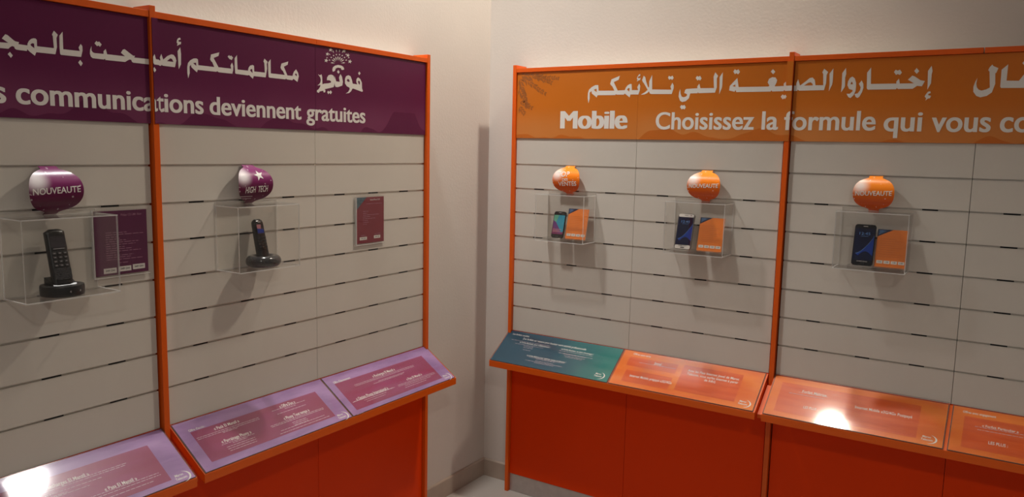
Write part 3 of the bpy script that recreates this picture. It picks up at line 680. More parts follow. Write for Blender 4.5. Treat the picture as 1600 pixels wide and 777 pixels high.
def rings(data):
    return [tess([[(x / 1e4, y / 1e4) for x, y in r] for r in poly]) for poly in data]


def sign_panel(th, u0, u1, w, m, z0=HEAD, z1=1.9972):
    th.part('sign_panel', Geo().box(u0, u1, w - T_SIGN, w, z0, z1, 0, 0.0004), m)


# purple sign
PUR = Thing('header_sign', 'long purple header sign with white Arabic and French lettering above the left slats', 'sign', 'L', (-1.8, 0.0012, HEAD), 'header signs')
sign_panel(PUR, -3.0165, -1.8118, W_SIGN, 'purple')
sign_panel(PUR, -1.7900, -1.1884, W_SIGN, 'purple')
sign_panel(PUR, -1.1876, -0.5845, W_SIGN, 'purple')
W_STRIP = E + 0.0022
PUR.part('overlap_strip', Geo().box(-1.8060, -1.7880, E + 0.0004, W_STRIP, HEAD, 1.9972).box(-1.7900, -1.7880, W_SIGN, E + 0.0004, HEAD, 1.9972), 'purple')
REG_L = [(-3.0, -1.8118, W_SIGN + .0006), (-1.8060, -1.7882, W_STRIP + .0006), (-1.7878, -0.59, W_SIGN + .0006)]
for i0, i1 in ((0, 5), (5, 11), (11, 15)):
    PUR.part('arabic_word', lettering(rings(ARABIC_PURPLE[i0:i1]), REG_L), 'letter', label='white Arabic lettering')
cap = 0.054 * 0.96
for s, a, b, sh in (('les', -2.275, -2.190, 0), ('communications', -2.168, -1.639, 0), ('deviennent', -1.618, -1.254, 0), ('gratuites', -1.232, -0.940, 0)):
    PUR.part('french_word', lettering(sign_text(s, a, b, 1.7385, 0.0372, 0.054, 0.012, 0.0012), REG_L), 'letter', label='white French lettering')
PUR.part('emblem', lettering(rings(EMBLEM), REG_L), 'letter', label='white Arabic word under a fan of rays and stars')

# orange sign
AMB = Thing('header_sign', 'long orange header sign with white Arabic and French lettering above the right slats', 'sign', 'R', (1.43, 0.0012, HEAD), 'header signs')
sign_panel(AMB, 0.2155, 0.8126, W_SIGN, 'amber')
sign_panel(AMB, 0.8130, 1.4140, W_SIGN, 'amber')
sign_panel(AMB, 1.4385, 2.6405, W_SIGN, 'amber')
AMB.part('overlap_strip', Geo().box(1.4120, 1.4345, E + 0.0004, W_STRIP, HEAD, 1.9972).box(1.4120, 1.4140, W_SIGN, E + 0.0004, HEAD, 1.9972), 'amber')
REG_R = [(0.2, 1.4118, W_SIGN + .0006), (1.4122, 1.4345, W_STRIP + .0006), (1.4385, 2.63, W_SIGN + .0006)]
rnd = random.Random(11)
leaves = []
for (bx, bz, ang, ln) in ((0.232, 1.985, -0.10, 0.20), (0.236, 1.980, -0.55, 0.15), (0.228, 1.975, -1.25, 0.13), (0.226, 1.93, -1.05, 0.10), (0.228, 1.870, -0.45, 0.075), (0.227, 1.850, -0.9, 0.05), (0.30, 1.982, -0.35, 0.10)):
    m_ = int(ln / 0.011)
    for k in range(m_):
        t = (k + 0.5) / m_ * ln
        cx, cz = bx + t * math.cos(ang), bz + t * math.sin(ang)
        for sd in (-1, 1):
            a2 = ang + sd * rnd.uniform(0.5, 0.9); l2 = rnd.uniform(0.016, 0.030) * (1.15 - t / ln * 0.6)
            dx, dz = math.cos(a2), math.sin(a2)
            leaves.append(([(cx, cz), (cx + dx * l2 * .5 - dz * .0042, cz + dz * l2 * .5 + dx * .0042), (cx + dx * l2, cz + dz * l2), (cx + dx * l2 * .5 + dz * .0042, cz + dz * l2 * .5 - dx * .0042)], [[0, 1, 2, 3]]))
leaves = [(v, f) for i, (v, f) in enumerate(leaves)]
AMB.part('foliage_print', lettering([(v, f) for v, f in leaves], [(0.2170, 1.4, W_SIGN + .0001)]), 'foliage', stuff=True, label='dark leaf silhouette printed on the sign')
for i0, i1 in ((0, 5), (5, 9), (9, 15), (15, 23), (23, 26)):
    AMB.part('arabic_word', lettering(rings(ARABIC_ORANGE[i0:i1]), REG_R), 'letter', label='white Arabic lettering')
AMB.part('french_word', lettering(sign_text('Mobile', 0.445, 0.770, 1.7475, 0.0545, 0.0755, 0.0, 0.0060), REG_R), 'letter', label='bold white French lettering')
for s, a, b, y in (('Choisissez', 0.896, 1.299, 1.7465), ('la', 1.328, 1.390, 1.747), ('formule', 1.414, 1.728, 1.7455), ('qui', 1.754, 1.875, 1.743), ('vous', 1.903, 2.078, 1.742), ('convient', 2.103, 2.420, 1.742)):
    AMB.part('french_word', lettering(sign_text(s, a, b, y, 0.0470, 0.0680, 0.010, 0.0012), REG_R), 'letter', label='white French lettering')

# ------------------------------------------------------------------ info panels on the sloping shelves
SLOPE = 0.667


def on_slope(u, w, h):
    """point above the shelf top: w along the panel normal, h measured square to the slope"""
    k = 1 / math.sqrt(1 + SLOPE ** 2)
    return (u, w + h * SLOPE * k, sz(w) + h * k)


def slope_slab(g, u0, u1, w0, w1, h0, h1, m=0, side=None, notch=None):
    """notch: (end, width) cut out where an end upright stands through the back edge"""
    ol = [(u0, w0), (u1, w0), (u1, w1), (u0, w1)]
    if notch and notch[0] == 0:
        ol = [(u0, 0.0178), (notch[1], 0.0178), (notch[1], w0), (u1, w0), (u1, w1), (u0, w1)]
    elif notch:
        ol = [(u0, w0), (notch[1], w0), (notch[1], 0.0178), (u1, 0.0178), (u1, w1), (u0, w1)]
    return g.slab(ol, h0, h1, lambda a, b, c: on_slope(a, b, c), m, side)


def info_panel(key, side, u0, u1, label, sheet, fields, logo, heads, lines, notch=None, lift=0.0):
    th = Thing('info_panel', label, 'info panel', side, (0.5 * (u0 + u1), 0.166, sz(0.166)), 'info panels on the sloping shelves')
    g = Geo(); slope_slab(g, u0, u1, 0.0012, 0.1655, 0.0004, 0.0030, notch=notch)
    th.part('back_plate', g, 'plate_edge')
    g = Geo(); slope_slab(g, u0 + .003, u1 - .003, 0.003, 0.1645, 0.0031, 0.0037, notch=notch)
    sh = th.part('printed_sheet', g, sheet[0])
    if fields:
        g = Geo()
        for a, b, c, d in fields:
            slope_slab(g, a, b, c, d, 0.0037, 0.0040)
        th.part('printed_field', g, sheet[1], sh)
    # headings
    for s, a, b, w in heads:
        n = len(s)
        size = min(0.0125, (b - a) / n * 1.95)
        vs, fs = fit_text(s, a, b, 0.0, size, 0.012, 2)
        th.part('heading', Geo().add([on_slope(x, w + size * 0.45 - y / math.sqrt(1 + SLOPE ** 2) * 1.15, 0.0043) for x, y in vs], fs), 'letter', sh)
    rnd = random.Random(sum(map(ord, key)))
    g = Geo()
    for a, b, w in lines:
        x = a
        while x < b - 0.002:
            l = min(b - x, rnd.uniform(0.004, 0.016))
            g.plate([(x, w - 0.0007), (x + l, w - 0.0007), (x + l, w + 0.0007), (x, w + 0.0007)], lambda p, q: on_slope(p, q, 0.0043))
            x += l + 0.0025
    if lines:
        th.part('small_print', g, 'faint_white', sh, stuff=True)
    # emblem in the lower right corner: two words and a swoosh
    lu, lw = logo
    g = Geo()
    for s, a, b, w in (('Maroc', lu - 0.022, lu + 0.004, lw - 0.002), ('Telecom', lu - 0.026, lu + 0.010, lw + 0.008)):
        vs, fs = fit_text(s, a, b, 0.0, 0.0075, 0.02, 2, 0.12)
        g.add([on_slope(x, w - y * 0.95, 0.0043) for x, y in vs], fs)
    o_, i_ = [], []
    for k in range(17):
        t = math.radians(-75 + 165 * k / 16)
        th_ = 0.0052 * math.sin(math.pi * k / 16) + 0.0004
        cx, cy = lu - 0.004, lw + 0.002
        o_.append((cx + 0.028 * math.cos(t), cy + 0.016 * math.sin(t)))
        i_.append((cx + (0.028 - th_) * math.cos(t), cy + (0.016 - 0.6 * th_) * math.sin(t)))
    vv = o_ + i_
    g.add([on_slope(a, b, 0.0043) for a, b in vv], [[k, k + 1, 17 + k + 1, 17 + k] for k in range(16)])
    th.part('emblem', g, 'letter', sh)
    # clear cover lying on the sheet
    g = Geo(); slope_slab(g, u0, u1, 0.0012, 0.1658, 0.0048, 0.0068, 0, 1, notch=notch)
    if lift:                                        # cover tilted up towards the wall to move the lamp glare in the image
        g.v = [(u, w, z + lift * (0.1658 - w) / 0.165) for u, w, z in g.v]
    th.part('clear_cover', g, ['cover', 'plate_edge'])
    return th


info_panel('B', 'L', -1.1755, -0.5725, 'violet info panel at the corner end of the left shelf', ('violet', 'magenta'),
           [(-1.141, -0.640, 0.036, 0.150)], (-0.608, 0.150), HEADINGS['B'], LINES['B'], (1, -0.5840))
info_panel('A', 'L', -1.7830, -1.1785, 'violet info panel in the middle of the left shelves, right of the thin post', ('violet', 'magenta'),
           [(-1.744, -1.240, 0.040, 0.143)], (-1.212, 0.150), HEADINGS['A'], LINES['A'])
info_panel('C', 'L', -2.4150, -1.8130, 'violet info panel at bottom left, cut by the picture edge, left of the post', ('violet', 'magenta'),
           [(-2.375, -1.882, 0.036, 0.150)], (-1.847, 0.150), HEADINGS['C'], LINES['C'])
info_panel('T', 'R', 0.2000, 0.7955, 'teal blue info panel at the corner end of the right shelf', ('teal', 'teal'),
           [], (0.750, 0.140), HEADINGS['T'], LINES['T'], (0, 0.2157))
info_panel('O1', 'R', 0.7995, 1.4050, 'orange info panel lying right of the teal one', ('sheet_orange', 'field_orange'),
           [(0.838, 1.055, 0.030, 0.072), (0.850, 1.055, 0.092, 0.145), (1.080, 1.325, 0.026, 0.142)], (1.366, 0.140), HEADINGS['O1'], LINES['O1'])
info_panel('O2', 'R', 1.4400, 2.0360, 'orange info panel with the bright lamp glare, right of the orange post', ('sheet_orange', 'field_orange'),
           [(1.475, 1.952, 0.026, 0.146)], (1.992, 0.140), HEADINGS['O2'], LINES['O2'], lift=0.0042)
info_panel('O3', 'R', 2.0470, 2.6390, 'orange info panel cut by the right picture edge', ('sheet_orange', 'field_orange'),
           [(2.085, 2.560, 0.034, 0.146)], (2.600, 0.140), HEADINGS['O3'], LINES['O3'])


# ------------------------------------------------------------------ clear display boxes
BOX_H0, BOX_H1, BOX_D = 1.2525, 1.4595, 0.113
TH = 0.003


def display_box(side, u0, u1, label):
    z0, z1, d = BOX_H0, BOX_H1, BOX_D
    th = Thing('display_box', label, 'display box', side, (0.5 * (u0 + u1), 0.05, z0), 'clear display boxes')

    def panel(name, a0, a1, w0, w1, b0, b1, thin):
        g = Geo()
        g.box(a0, a1, w0, w1, b0, b1, 0)
        # the two large faces stay clear, the four narrow polished rims are whitened in place of edge highlights
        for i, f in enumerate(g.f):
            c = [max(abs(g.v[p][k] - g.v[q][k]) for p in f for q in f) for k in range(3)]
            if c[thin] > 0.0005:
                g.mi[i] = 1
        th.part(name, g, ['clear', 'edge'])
    panel('back_pane', u0, u1, 0.0012, 0.0012 + TH, z0, z1 + 0.010, 1)
    panel('floor_pane', u0, u1, 0.0012 + TH, d, z0, z0 + TH, 2)
    panel('roof_pane', u0, u1, 0.0012 + TH, d, z1 - TH, z1, 2)
    panel('side_pane', u0, u0 + TH, 0.0012 + TH, d - TH, z0 + TH, z1 - TH, 0)
    panel('side_pane', u1 - TH, u1, 0.0012 + TH, d - TH, z0 + TH, z1 - TH, 0)
    panel('front_pane', u0, u1, d - TH, d, z0 + TH, z1 - TH, 1)
    # hook that sits in the groove
    zs = SLOTS[1]
    th.part('wall_hook', Geo().box(u0 + 0.02, u1 - 0.02, 0.0012, 0.0042, z1 + 0.010, zs + 0.0005).box(u0 + 0.02, u1 - 0.02, -0.003, 0.0012, zs - 0.0012, zs + 0.0005), 'clear')
    return th


display_box('R', 0.391, 0.631, 'clear acrylic box nearest the room corner, holding the small grey phone')
display_box('R', 0.996, 1.238, 'clear acrylic box holding the silver edged smartphone')
display_box('R', 1.636, 1.872, 'clear acrylic box at right, holding the black smartphone')
display_box('L', -1.604, -1.364, 'clear acrylic box holding the cordless phone on a round speckled base')
display_box('L', -2.222, -1.984, 'clear acrylic box at far left, holding the black keypad handset')


# ------------------------------------------------------------------ promotional tags bowed out between two grooves
def promo_tag(side, uc, label, m, texts, star=False, r=0.0675, bow=0.045):
    ztop, zbot = SLOTS[0] - 0.0005, BOX_H1 + 0.0012
    L = 0.153                                       # length of the strip along the bow
    N = 28

    def surf(a, s, off=0.0):
        """a across, s 0..1 from bottom to top along the bow"""
        w = bow * math.sin(math.pi * s) ** 0.85 + 0.003
        z = zbot + (ztop - zbot) * (s - 0.045 * math.sin(2 * math.pi * s))
        ds = 1e-3
        s1, s0 = min(1, s + ds), max(0, s - ds)
        dw = bow * (math.sin(math.pi * s1) ** 0.85 - math.sin(math.pi * s0) ** 0.85)
        dz = (ztop - zbot) * (s1 - s0)
        n = math.hypot(dw, dz)
        return (uc + a, w + off * dz / n, z - off * dw / n)

    def half(s):
        t = (2 * s - 1.02) / 0.86
        return max(0.0225 if s > 0.5 else 0.017, r * (max(0.0, 1 - abs(t) ** 2.15)) ** 0.5)
    th = Thing('promo_tag', label, 'tag', side, (uc, 0.003, zbot), 'round promotional tags')
    g = Geo(); K = 12
    vs = []
    for off in (0.0, 0.0008):
        for i in range(N + 1):
            s = i / N; h = half(s)
            for k in range(K + 1):
                vs.append(surf(h * (2 * k / K - 1), s, off))
    W = K + 1; B = (N + 1) * W
    fs = []
    for i in range(N):
        for k in range(K):
            a = i * W + k
            fs.append([a, a + 1, a + W + 1, a + W]); fs.append([B + a, B + a + W, B + a + W + 1, B + a + 1])
        for k in (0, K):
            a = i * W + k
            fs.append([a, a + W, B + a + W, B + a])
    for i in (0, N):
        for k in range(K):
            a = i * W + k
            fs.append([a, a + 1, B + a + 1, B + a])
    g.add(vs, fs)
    disc = th.part('bowed_disc', g, m, smooth=40)
    g = Geo()
    for s, x0, x1, y, size, rise in texts:
        v2, f2 = fit_text(s, x0, x1, 0.0, size, 0.014, 3)
        g.add([surf(x, 0.5 + (y + b + rise * (x - x0)) / L, 0.0016) for x, b in v2], f2)
    if star:
        pts = [(0.016 + (0.019 if i % 2 == 0 else 0.0078) * math.sin(-0.25 + i * math.pi / 5), 0.030 + (0.019 if i % 2 == 0 else 0.0078) * math.cos(-0.25 + i * math.pi / 5)) for i in range(10)]
        g.add([surf(a, 0.5 + b / L, 0.0016) for a, b in pts] + [surf(0.016, 0.5 + 0.030 / L, 0.0018)], [[i, (i + 1) % 10, 10] for i in range(10)])
        for y0 in (-0.040, -0.049):
            g.add([surf(a, 0.5 + b / L, 0.0016) for a, b in ((-0.056, y0), (-0.008, y0 + .001), (-0.008, y0 + .0022), (-0.056, y0 + .002))], [[0, 1, 2, 3]])
    th.part('lettering', g, 'letter', disc)
    return th


NOUV = [('NOUVEAUTE', -0.059, 0.059, -0.008, 0.0155, 0.04)]
TOPV = [('TOP', -0.046, 0.014, 0.013, 0.024, 0.05), ('DES', -0.018, 0.010, -0.003, 0.011, 0.03), ('VENTES', -0.038, 0.052, -0.026, 0.019, 0.05)]
HIGH = [('HIGH', -0.040, -0.002, -0.026, 0.020, 0.05), ('TECH', 0.008, 0.046, -0.024, 0.020, 0.05)]
promo_tag('R', 0.505, 'round orange tag reading TOP DES VENTES', 'tag_orange', TOPV)
promo_tag('R', 1.126, 'round orange NOUVEAUTE tag above the silver edged smartphone', 'tag_orange', NOUV)
promo_tag('R', 1.744, 'round orange NOUVEAUTE tag above the black smartphone, rightmost of the tags', 'tag_orange', NOUV)
promo_tag('L', -1.483, 'round purple tag with a white star reading HIGH TECH', 'tag_purple', HIGH, True)
promo_tag('L', -2.102, 'round purple NOUVEAUTE tag above the keypad handset at far left', 'tag_purple', NOUV)

# ------------------------------------------------------------------ added supports, phones and cards in the boxes
Z_FLOOR = BOX_H0 + TH


def leaner(uc, w0, z0, lean):
    """frame of a thing that leans back: a across, b up its length, c out of its face"""
    cl, sl = math.cos(lean), math.sin(lean)
    return lambda a, b, c: (uc + a, w0 - b * sl + c * cl, z0 + b * cl + c * sl)


def added_riser(side, u0, u1, label):
    """clear riser with a small front stop, added on the box floor as a support"""
    th = Thing('added_phone_riser', label, 'stand', side, (0.5 * (u0 + u1), 0.055, Z_FLOOR), 'added clear risers under phones and cards')
    g = Geo().prism([(0.020, Z_FLOOR + .0002), (0.084, Z_FLOOR + .0002), (0.084, Z_FLOOR + 0.014), (0.0825, Z_FLOOR + 0.014), (0.0825, Z_FLOOR + 0.011), (0.020, Z_FLOOR + 0.011)], u0, u1)
    th.part('added_riser_block', g, 'clear')  # support added for phone and card to rest on
    return th


ZR = Z_FLOOR + 0.0115
LEAN = math.radians(15)


def smartphone(uc, label, L, W, T, style):
    th = Thing('smartphone', label, 'smartphone', 'R', (uc, 0.066, ZR), 'smartphones')
    fn = leaner(uc, 0.066, ZR, LEAN)
    R = 0.010
    g = Geo()
    ol = rrect(W, L, R, 6); il = rrect(W - 0.002, L - 0.002, R - 0.001, 6, 0, 0.001)
    n = len(ol)
    g.add([fn(a, b, -T + .0012) for a, b in ol] + [fn(a, b, -.0012) for a, b in ol] + [fn(a, b, 0) for a, b in il] + [fn(a, b, -T) for a, b in il],
          [[i, (i + 1) % n, n + (i + 1) % n, n + i] for i in range(n)] + [[n + i, n + (i + 1) % n, 2 * n + (i + 1) % n, 2 * n + i] for i in range(n)] +
          [[3 * n + i, 3 * n + (i + 1) % n, (i + 1) % n, i] for i in range(n)] + [list(range(2 * n, 3 * n)), list(range(3 * n, 4 * n))[::-1]])
    th.part('body', g, 'gunmetal' if style == 'silver' else 'phone_black', smooth=35)
    if style == 'silver':
        for z0_, z1_ in ((0.012, 0.115), (0.905, 0.985)):
            th.part('bezel_band', Geo().slab(rrect(W * 0.90, L * (z1_ - z0_), 0.005, 5, 0, L * z0_), 0.0, 0.0003, fn), 'silver', label='bright silver band')
    # screen
    sw, y0, y1 = W * 0.90, L * (0.125 if style != 'grey' else 0.14), L * (0.895 if style != 'grey' else 0.86)
    X0, X1 = -sw / 2, sw / 2
    sh = y1 - y0

    def q(a, b):
        return fn(X0 + a * sw, y0 + b * sh, 0.0004)
    g = Geo()
    if style == 'grey':
        ms = ['screen_teal', 'screen_green', 'screen_purple', 'screen_plum', 'screen_blue']
        g.add([q(0, 1), q(0.45, 1), q(0.25, 0.62), q(0, 0.72)], [[0, 3, 2, 1]], 1)
        g.add([q(0.45, 1), q(1, 1), q(1, 0.15), q(0.85, 0.10), q(0.25, 0.62)], [[0, 4, 3, 2, 1]], 0)
        g.add([q(0, 0.72), q(0.25, 0.62), q(0.85, 0.10), q(0.62, 0.05), q(0, 0.40)], [[0, 4, 3, 2, 1]], 2)
        g.add([q(0, 0.40), q(0.62, 0.05), q(0.85, 0.10), q(1, 0.15), q(1, 0), q(0, 0)], [[0, 5, 4, 3, 2, 1]], 3)
    else:
        ms = ['screen_dark', 'screen_blue', 'screen_light']
        g.plate([(0, 0), (1, 0), (1, 1), (0, 1)], q, 0)
        def curve(t):
            return (0.12 + 0.90 * t, 0.20 + 0.58 * t ** 1.6)
        up_ = [curve(t / 12) for t in range(13)]
        lo_ = [(0.25 + 0.77 * t / 12, 0.14 + 0.16 * math.sin(math.pi * (t / 12)) * (1 - 0.2 * t / 12)) for t in range(13)]
        q1 = lambda a, b: fn(X0 + min(1, a) * sw, y0 + b * sh, 0.0006)
        g.add([q1(*c) for c in up_] + [q1(*c) for c in lo_], [[k, 13 + k, 14 + k, k + 1] for k in range(12)], 1)
        q2 = lambda a, b: fn(X0 + min(1, a) * sw, y0 + b * sh, 0.0008)
        g.add([q2(*c) for c in up_] + [q2(c[0], c[1] + 0.012) for c in up_], [[k, k + 1, 14 + k, 13 + k] for k in range(12)], 2)
    scr = th.part('screen', g, ms)
    g = Geo()
    if style != 'grey':
        v2, f2 = fit_text('12:45', -sw * 0.28, sw * 0.28, y0 + sh * 0.80, sh * 0.085, 0.0, 2)
        g.add([fn(a, b, 0.0010) for a, b in v2], f2)
        g.plate([(-sw * .2, y0 + sh * .755), (sw * .2, y0 + sh * .755), (sw * .2, y0 + sh * .763), (-sw * .2, y0 + sh * .763)], lambda a, b: fn(a, b, 0.0010))
        th.part('clock_display', g, 'screen_light', scr)
        g = Geo()
        v2, f2 = fit_text('SAMSUNG', -sw * 0.27, sw * 0.27, L * 0.085, 0.0042, 0.01, 2)
        g.add([fn(a, b, 0.0010) for a, b in v2], f2)
        th.part('maker_mark', g, 'ink' if style == 'silver' else 'key_mark')
    else:
        for b0, wd in ((0.24, 0.85), (0.17, 0.7), (0.12, 0.8)):
            g.plate([(X0 + sw * .06, y0 + sh * b0), (X0 + sw * wd, y0 + sh * b0), (X0 + sw * wd, y0 + sh * (b0 + .025)), (X0 + sw * .06, y0 + sh * (b0 + .025))], lambda a, b: fn(a, b, 0.0008))
        th.part('notification_lines', g, 'screen_rose', scr)
    hb = rrect(W * 0.24, L * 0.036, L * 0.016, 5, 0, L * 0.030)
    th.part('home_button', Geo().slab(hb, 0.0, 0.0009, fn), {'silver': 'gunmetal', 'grey': 'key', 'black': 'phone_mat'}[style])
    sp = rrect(W * 0.22, L * 0.011, L * 0.005, 4, 0, L * 0.945)
    th.part('earpiece', Geo().slab(sp, 0.0, 0.0006, fn), 'ink' if style == 'silver' else 'silver')
    th.part('camera_lens', Geo().slab(rrect(0.004, 0.004, 0.0019, 5, W * 0.28, L * 0.938), 0.0, 0.0006, fn), 'black')
    return th


added_riser('R', 0.415, 0.622, 'added low clear riser in the box nearest the corner, under the small grey phone')
added_riser('R', 1.010, 1.228, 'added low clear riser in the box of the silver edged smartphone')
added_riser('R', 1.682, 1.866, 'added low clear riser in the rightmost box, under the black smartphone')
smartphone(0.476, 'small dark grey smartphone with a teal and purple screen', 0.119, 0.0600, 0.0085, 'grey')
smartphone(1.057, 'silver edged smartphone with dark blue screen in the middle box', 0.146, 0.0700, 0.0079, 'silver')
smartphone(1.726, 'black smartphone with dark blue screen in the rightmost box', 0.149, 0.0705, 0.0079, 'black')


def price_card(uc, label, W=0.100, H=0.134):
    th = Thing('price_card', label, 'price card', 'R', (uc, 0.056, ZR), 'orange price cards')
    fn = leaner(uc, 0.056, ZR, math.radians(14))
    x0 = -W / 2
    g = Geo()
    tri = [(x0, H * 0.80), (x0 + W * 0.50, H), (x0, H)]
    body = [(x0, 0), (x0 + W, 0), (x0 + W, H), (x0 + W * 0.50, H), (x0, H * 0.80)]
    g.slab(body, -0.0008, 0, fn, 0)
    g.slab(tri, -0.0008, 0, fn, 1)
    g.plate([(x0 + .004, H * 0.85), (x0 + W * .32, H * 0.975), (x0 + .004, H * 0.975)], lambda a, b: fn(a, b, 0.0003), 2)
    sheet = th.part('card_sheet', g, ['card_orange', 'card_navy', 'card_blue'])
    g = Geo()
    for k in range(4):
        a = x0 + 0.006 + k * 0.0232
        g.plate([(a, 0.012), (a + 0.0195, 0.012), (a + 0.0195, 0.0225), (a, 0.0225)], lambda p, q: fn(p, q, 0.0003))
    bx = th.part('price_boxes', g, 'letter', sheet)
    g = Geo()
    for k, s in enumerate(('0 DH', '1 290', '2 390', '3 490')):
        a = x0 + 0.006 + k * 0.0232
        v2, f2 = fit_text(s, a + 0.004, a + 0.0155, 0.0152, 0.0045, 0.01, 2)
        g.add([fn(p, q, 0.0006) for p, q in v2], f2)
    th.part('price_lettering', g, 'ink', bx)
    g = Geo()
    for k in range(9):
        y = H * 0.74 - k * 0.0078
        b = x0 + W * (0.62 + 0.28 * ((k * 37) % 10) / 10)
        g.plate([(x0 + 0.010, y), (b, y), (b, y + 0.0016), (x0 + 0.010, y + 0.0016)], lambda p, q: fn(p, q, 0.0003))
    th.part('small_print', g, 'faint_orange', sheet, stuff=True)
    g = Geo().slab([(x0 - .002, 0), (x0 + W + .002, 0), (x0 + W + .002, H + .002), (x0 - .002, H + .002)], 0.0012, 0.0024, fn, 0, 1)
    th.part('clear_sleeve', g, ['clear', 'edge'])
    return th


price_card(0.563, 'orange price card with blue corner beside the small grey phone')
price_card(1.164, 'orange price card with blue corner beside the silver edged smartphone')
price_card(1.816, 'orange price card with blue corner beside the black smartphone')

# ------------------------------------------------------------------ cordless phones
def bar_handset(th, fn, L, W, T, m, taper=0.0, round_top=0.008):
    """rounded bar built from stacked sections"""
    g = Geo(); n = 20; secs = []
    steps = 22
    for i in range(steps + 1):
        b = L * i / steps
        k = 1.0 - taper * (i / steps)
        e = 1.0
        if b > L - round_top:
            e = math.sqrt(max(0.02, 1 - ((b - (L - round_top)) / round_top) ** 2))
        w2, t2 = W / 2 * k * (0.45 + 0.55 * e), T / 2 * (0.35 + 0.65 * e)
        sec = []
        for j in range(n):
            a = 2 * math.pi * j / n
            ca, sa = math.cos(a), math.sin(a)
            x = w2 * math.copysign(abs(ca) ** 0.45, ca); y = t2 * math.copysign(abs(sa) ** 0.6, sa)
            sec.append((x, b, y))
        secs.append(sec)
    vs = [fn(*q) for s in secs for q in s]
    fs = [[i * n + j, i * n + (j + 1) % n, (i + 1) * n + (j + 1) % n, (i + 1) * n + j] for i in range(steps) for j in range(n)]
    fs += [list(range(n))[::-1], list(range(steps * n, steps * n + n))]
    g.add(vs, fs)
    return th.part('handset', g, m, smooth=50)


# black keypad phone, left box
uc, wc = -2.107, 0.0578
th = Thing('cordless_phone', 'black cordless phone with keypad standing in a round flat base', 'telephone', 'L', (uc, wc, Z_FLOOR), 'cordless phones')
g = Geo().lathe([(0.046, 0.0003), (0.050, 0.002), (0.0512, 0.006), (0.0512, 0.024), (0.050, 0.028), (0.044, 0.0295), (0.034, 0.0290), (0.031, 0.0270)], (uc, wc, Z_FLOOR), 48)
base = th.part('charging_base', g, 'phone_mat', smooth=40)
g = Geo().slab(rrect(0.030, 0.0045, 0.002, 4, 0.008, 0.013), 0.0, 0.0006, lambda a, b, c: (uc + a, wc + math.sqrt(0.0512 ** 2 - a * a) + c, Z_FLOOR + b))
th.part('base_badge', g, 'key_mark', base)
g = Geo().prism([(wc - 0.030, Z_FLOOR + 0.0275), (wc + 0.018, Z_FLOOR + 0.0275), (wc + 0.014, Z_FLOOR + 0.031), (wc - 0.024, Z_FLOOR + 0.046), (wc - 0.030, Z_FLOOR + 0.046)], uc - 0.029, uc + 0.029)
th.part('cradle', g, 'phone_mat', base)
ln15 = math.radians(14)
fn = leaner(uc - 0.001, wc + 0.006, Z_FLOOR + 0.030, ln15)
hs = bar_handset(th, fn, 0.142, 0.049, 0.022, 'phone_mat', 0.02)
F = 0.0113
th.part('earpiece', Geo().slab(rrect(0.016, 0.003, 0.0014, 4, 0, 0.131), F - 0.002, F + .0002, fn), 'black', hs)
th.part('display', Geo().slab(rrect(0.037, 0.030, 0.003, 4, 0, 0.093), F - 0.002, F + .0003, fn), 'lcd', hs)
th.part('display_rim', Geo().slab([(-0.014, 0.0895), (0.014, 0.0895), (0.014, 0.0906), (-0.014, 0.0906)], F - 0.002, F + .0006, fn), 'key_mark', hs)
for r_ in range(4):
    for c_ in range(3):
        k = th.part('key', Geo().slab(rrect(0.0095, 0.0062, 0.0025, 4, (c_ - 1) * 0.0133, 0.0755 - r_ * 0.0105), F - 0.002, F + 0.0010, fn), 'key', hs)
g = Geo()
for r_ in range(4):
    for c_ in range(3):
        x = (c_ - 1) * 0.0133; y = 0.0775 - r_ * 0.0105
        g.plate([(x - .002, y), (x + .002, y + .0004), (x + .002, y + .0016), (x - .002, y + .0014)], lambda a, b: fn(a, b, F + 0.0013))
th.part('key_marks', g, 'key_mark', hs)
g = Geo().slab(rrect(0.042, 0.030, 0.003, 4, 0, 0.010), F - 0.002, F + .0005, fn)
th.part('glossy_foot', g, 'speckle', hs)

# speckled phone on a ring-shaped base, next box
uc, wc = -1.468, 0.0578
th = Thing('cordless_phone', 'slim cordless phone with small colour display upright in a doughnut shaped base', 'telephone', 'L', (uc, wc, Z_FLOOR), 'cordless phones')
prof = []
for k in range(17):
    t = math.radians(-90 + 220 * k / 16)
    prof.append((0.040 + 0.0185 * math.cos(t), 0.0195 + 0.0190 * math.sin(t)))
prof = [(0.030, 0.0003)] + prof + [(0.022, 0.0270)]
base = th.part('charging_base', Geo().lathe(prof, (uc, wc, Z_FLOOR), 48, 0, 0.88), 'speckle', smooth=50)
fn = leaner(uc, wc - 0.001, Z_FLOOR + 0.0285, math.radians(14))
hs = bar_handset(th, fn, 0.128, 0.043, 0.021, 'phone_black', 0.12, 0.014)
F = 0.0108
g = Geo(); dz0 = 0.078
g.slab(rrect(0.028, 0.034, 0.003, 4, 0, dz0), F - 0.002, F + .0002, fn, 0)
g.plate([(-0.012, dz0 + .003), (0.012, dz0 + .003), (0.012, dz0 + .015), (-0.012, dz0 + .018)], lambda a, b: fn(a, b, F + .0005), 1)
g.plate([(-0.012, dz0 + .018), (0.002, dz0 + .0165), (0.004, dz0 + .031), (-0.012, dz0 + .031)], lambda a, b: fn(a, b, F + .0005), 2)
th.part('display', g, ['lcd', 'screen_blue', 'screen_rose'], hs)
th.part('earpiece', Geo().slab(rrect(0.012, 0.0025, 0.0011, 4, 0, 0.1155), F - 0.002, F + .0002, fn), 'key_mark', hs)
for r_ in range(4):
    for c_ in range(3):
        th.part('key', Geo().slab(rrect(0.0085, 0.0060, 0.0025, 4, (c_ - 1) * 0.0112, 0.062 - r_ * 0.0098), F - 0.002, F + 0.0006, fn), 'phone_mat', hs)


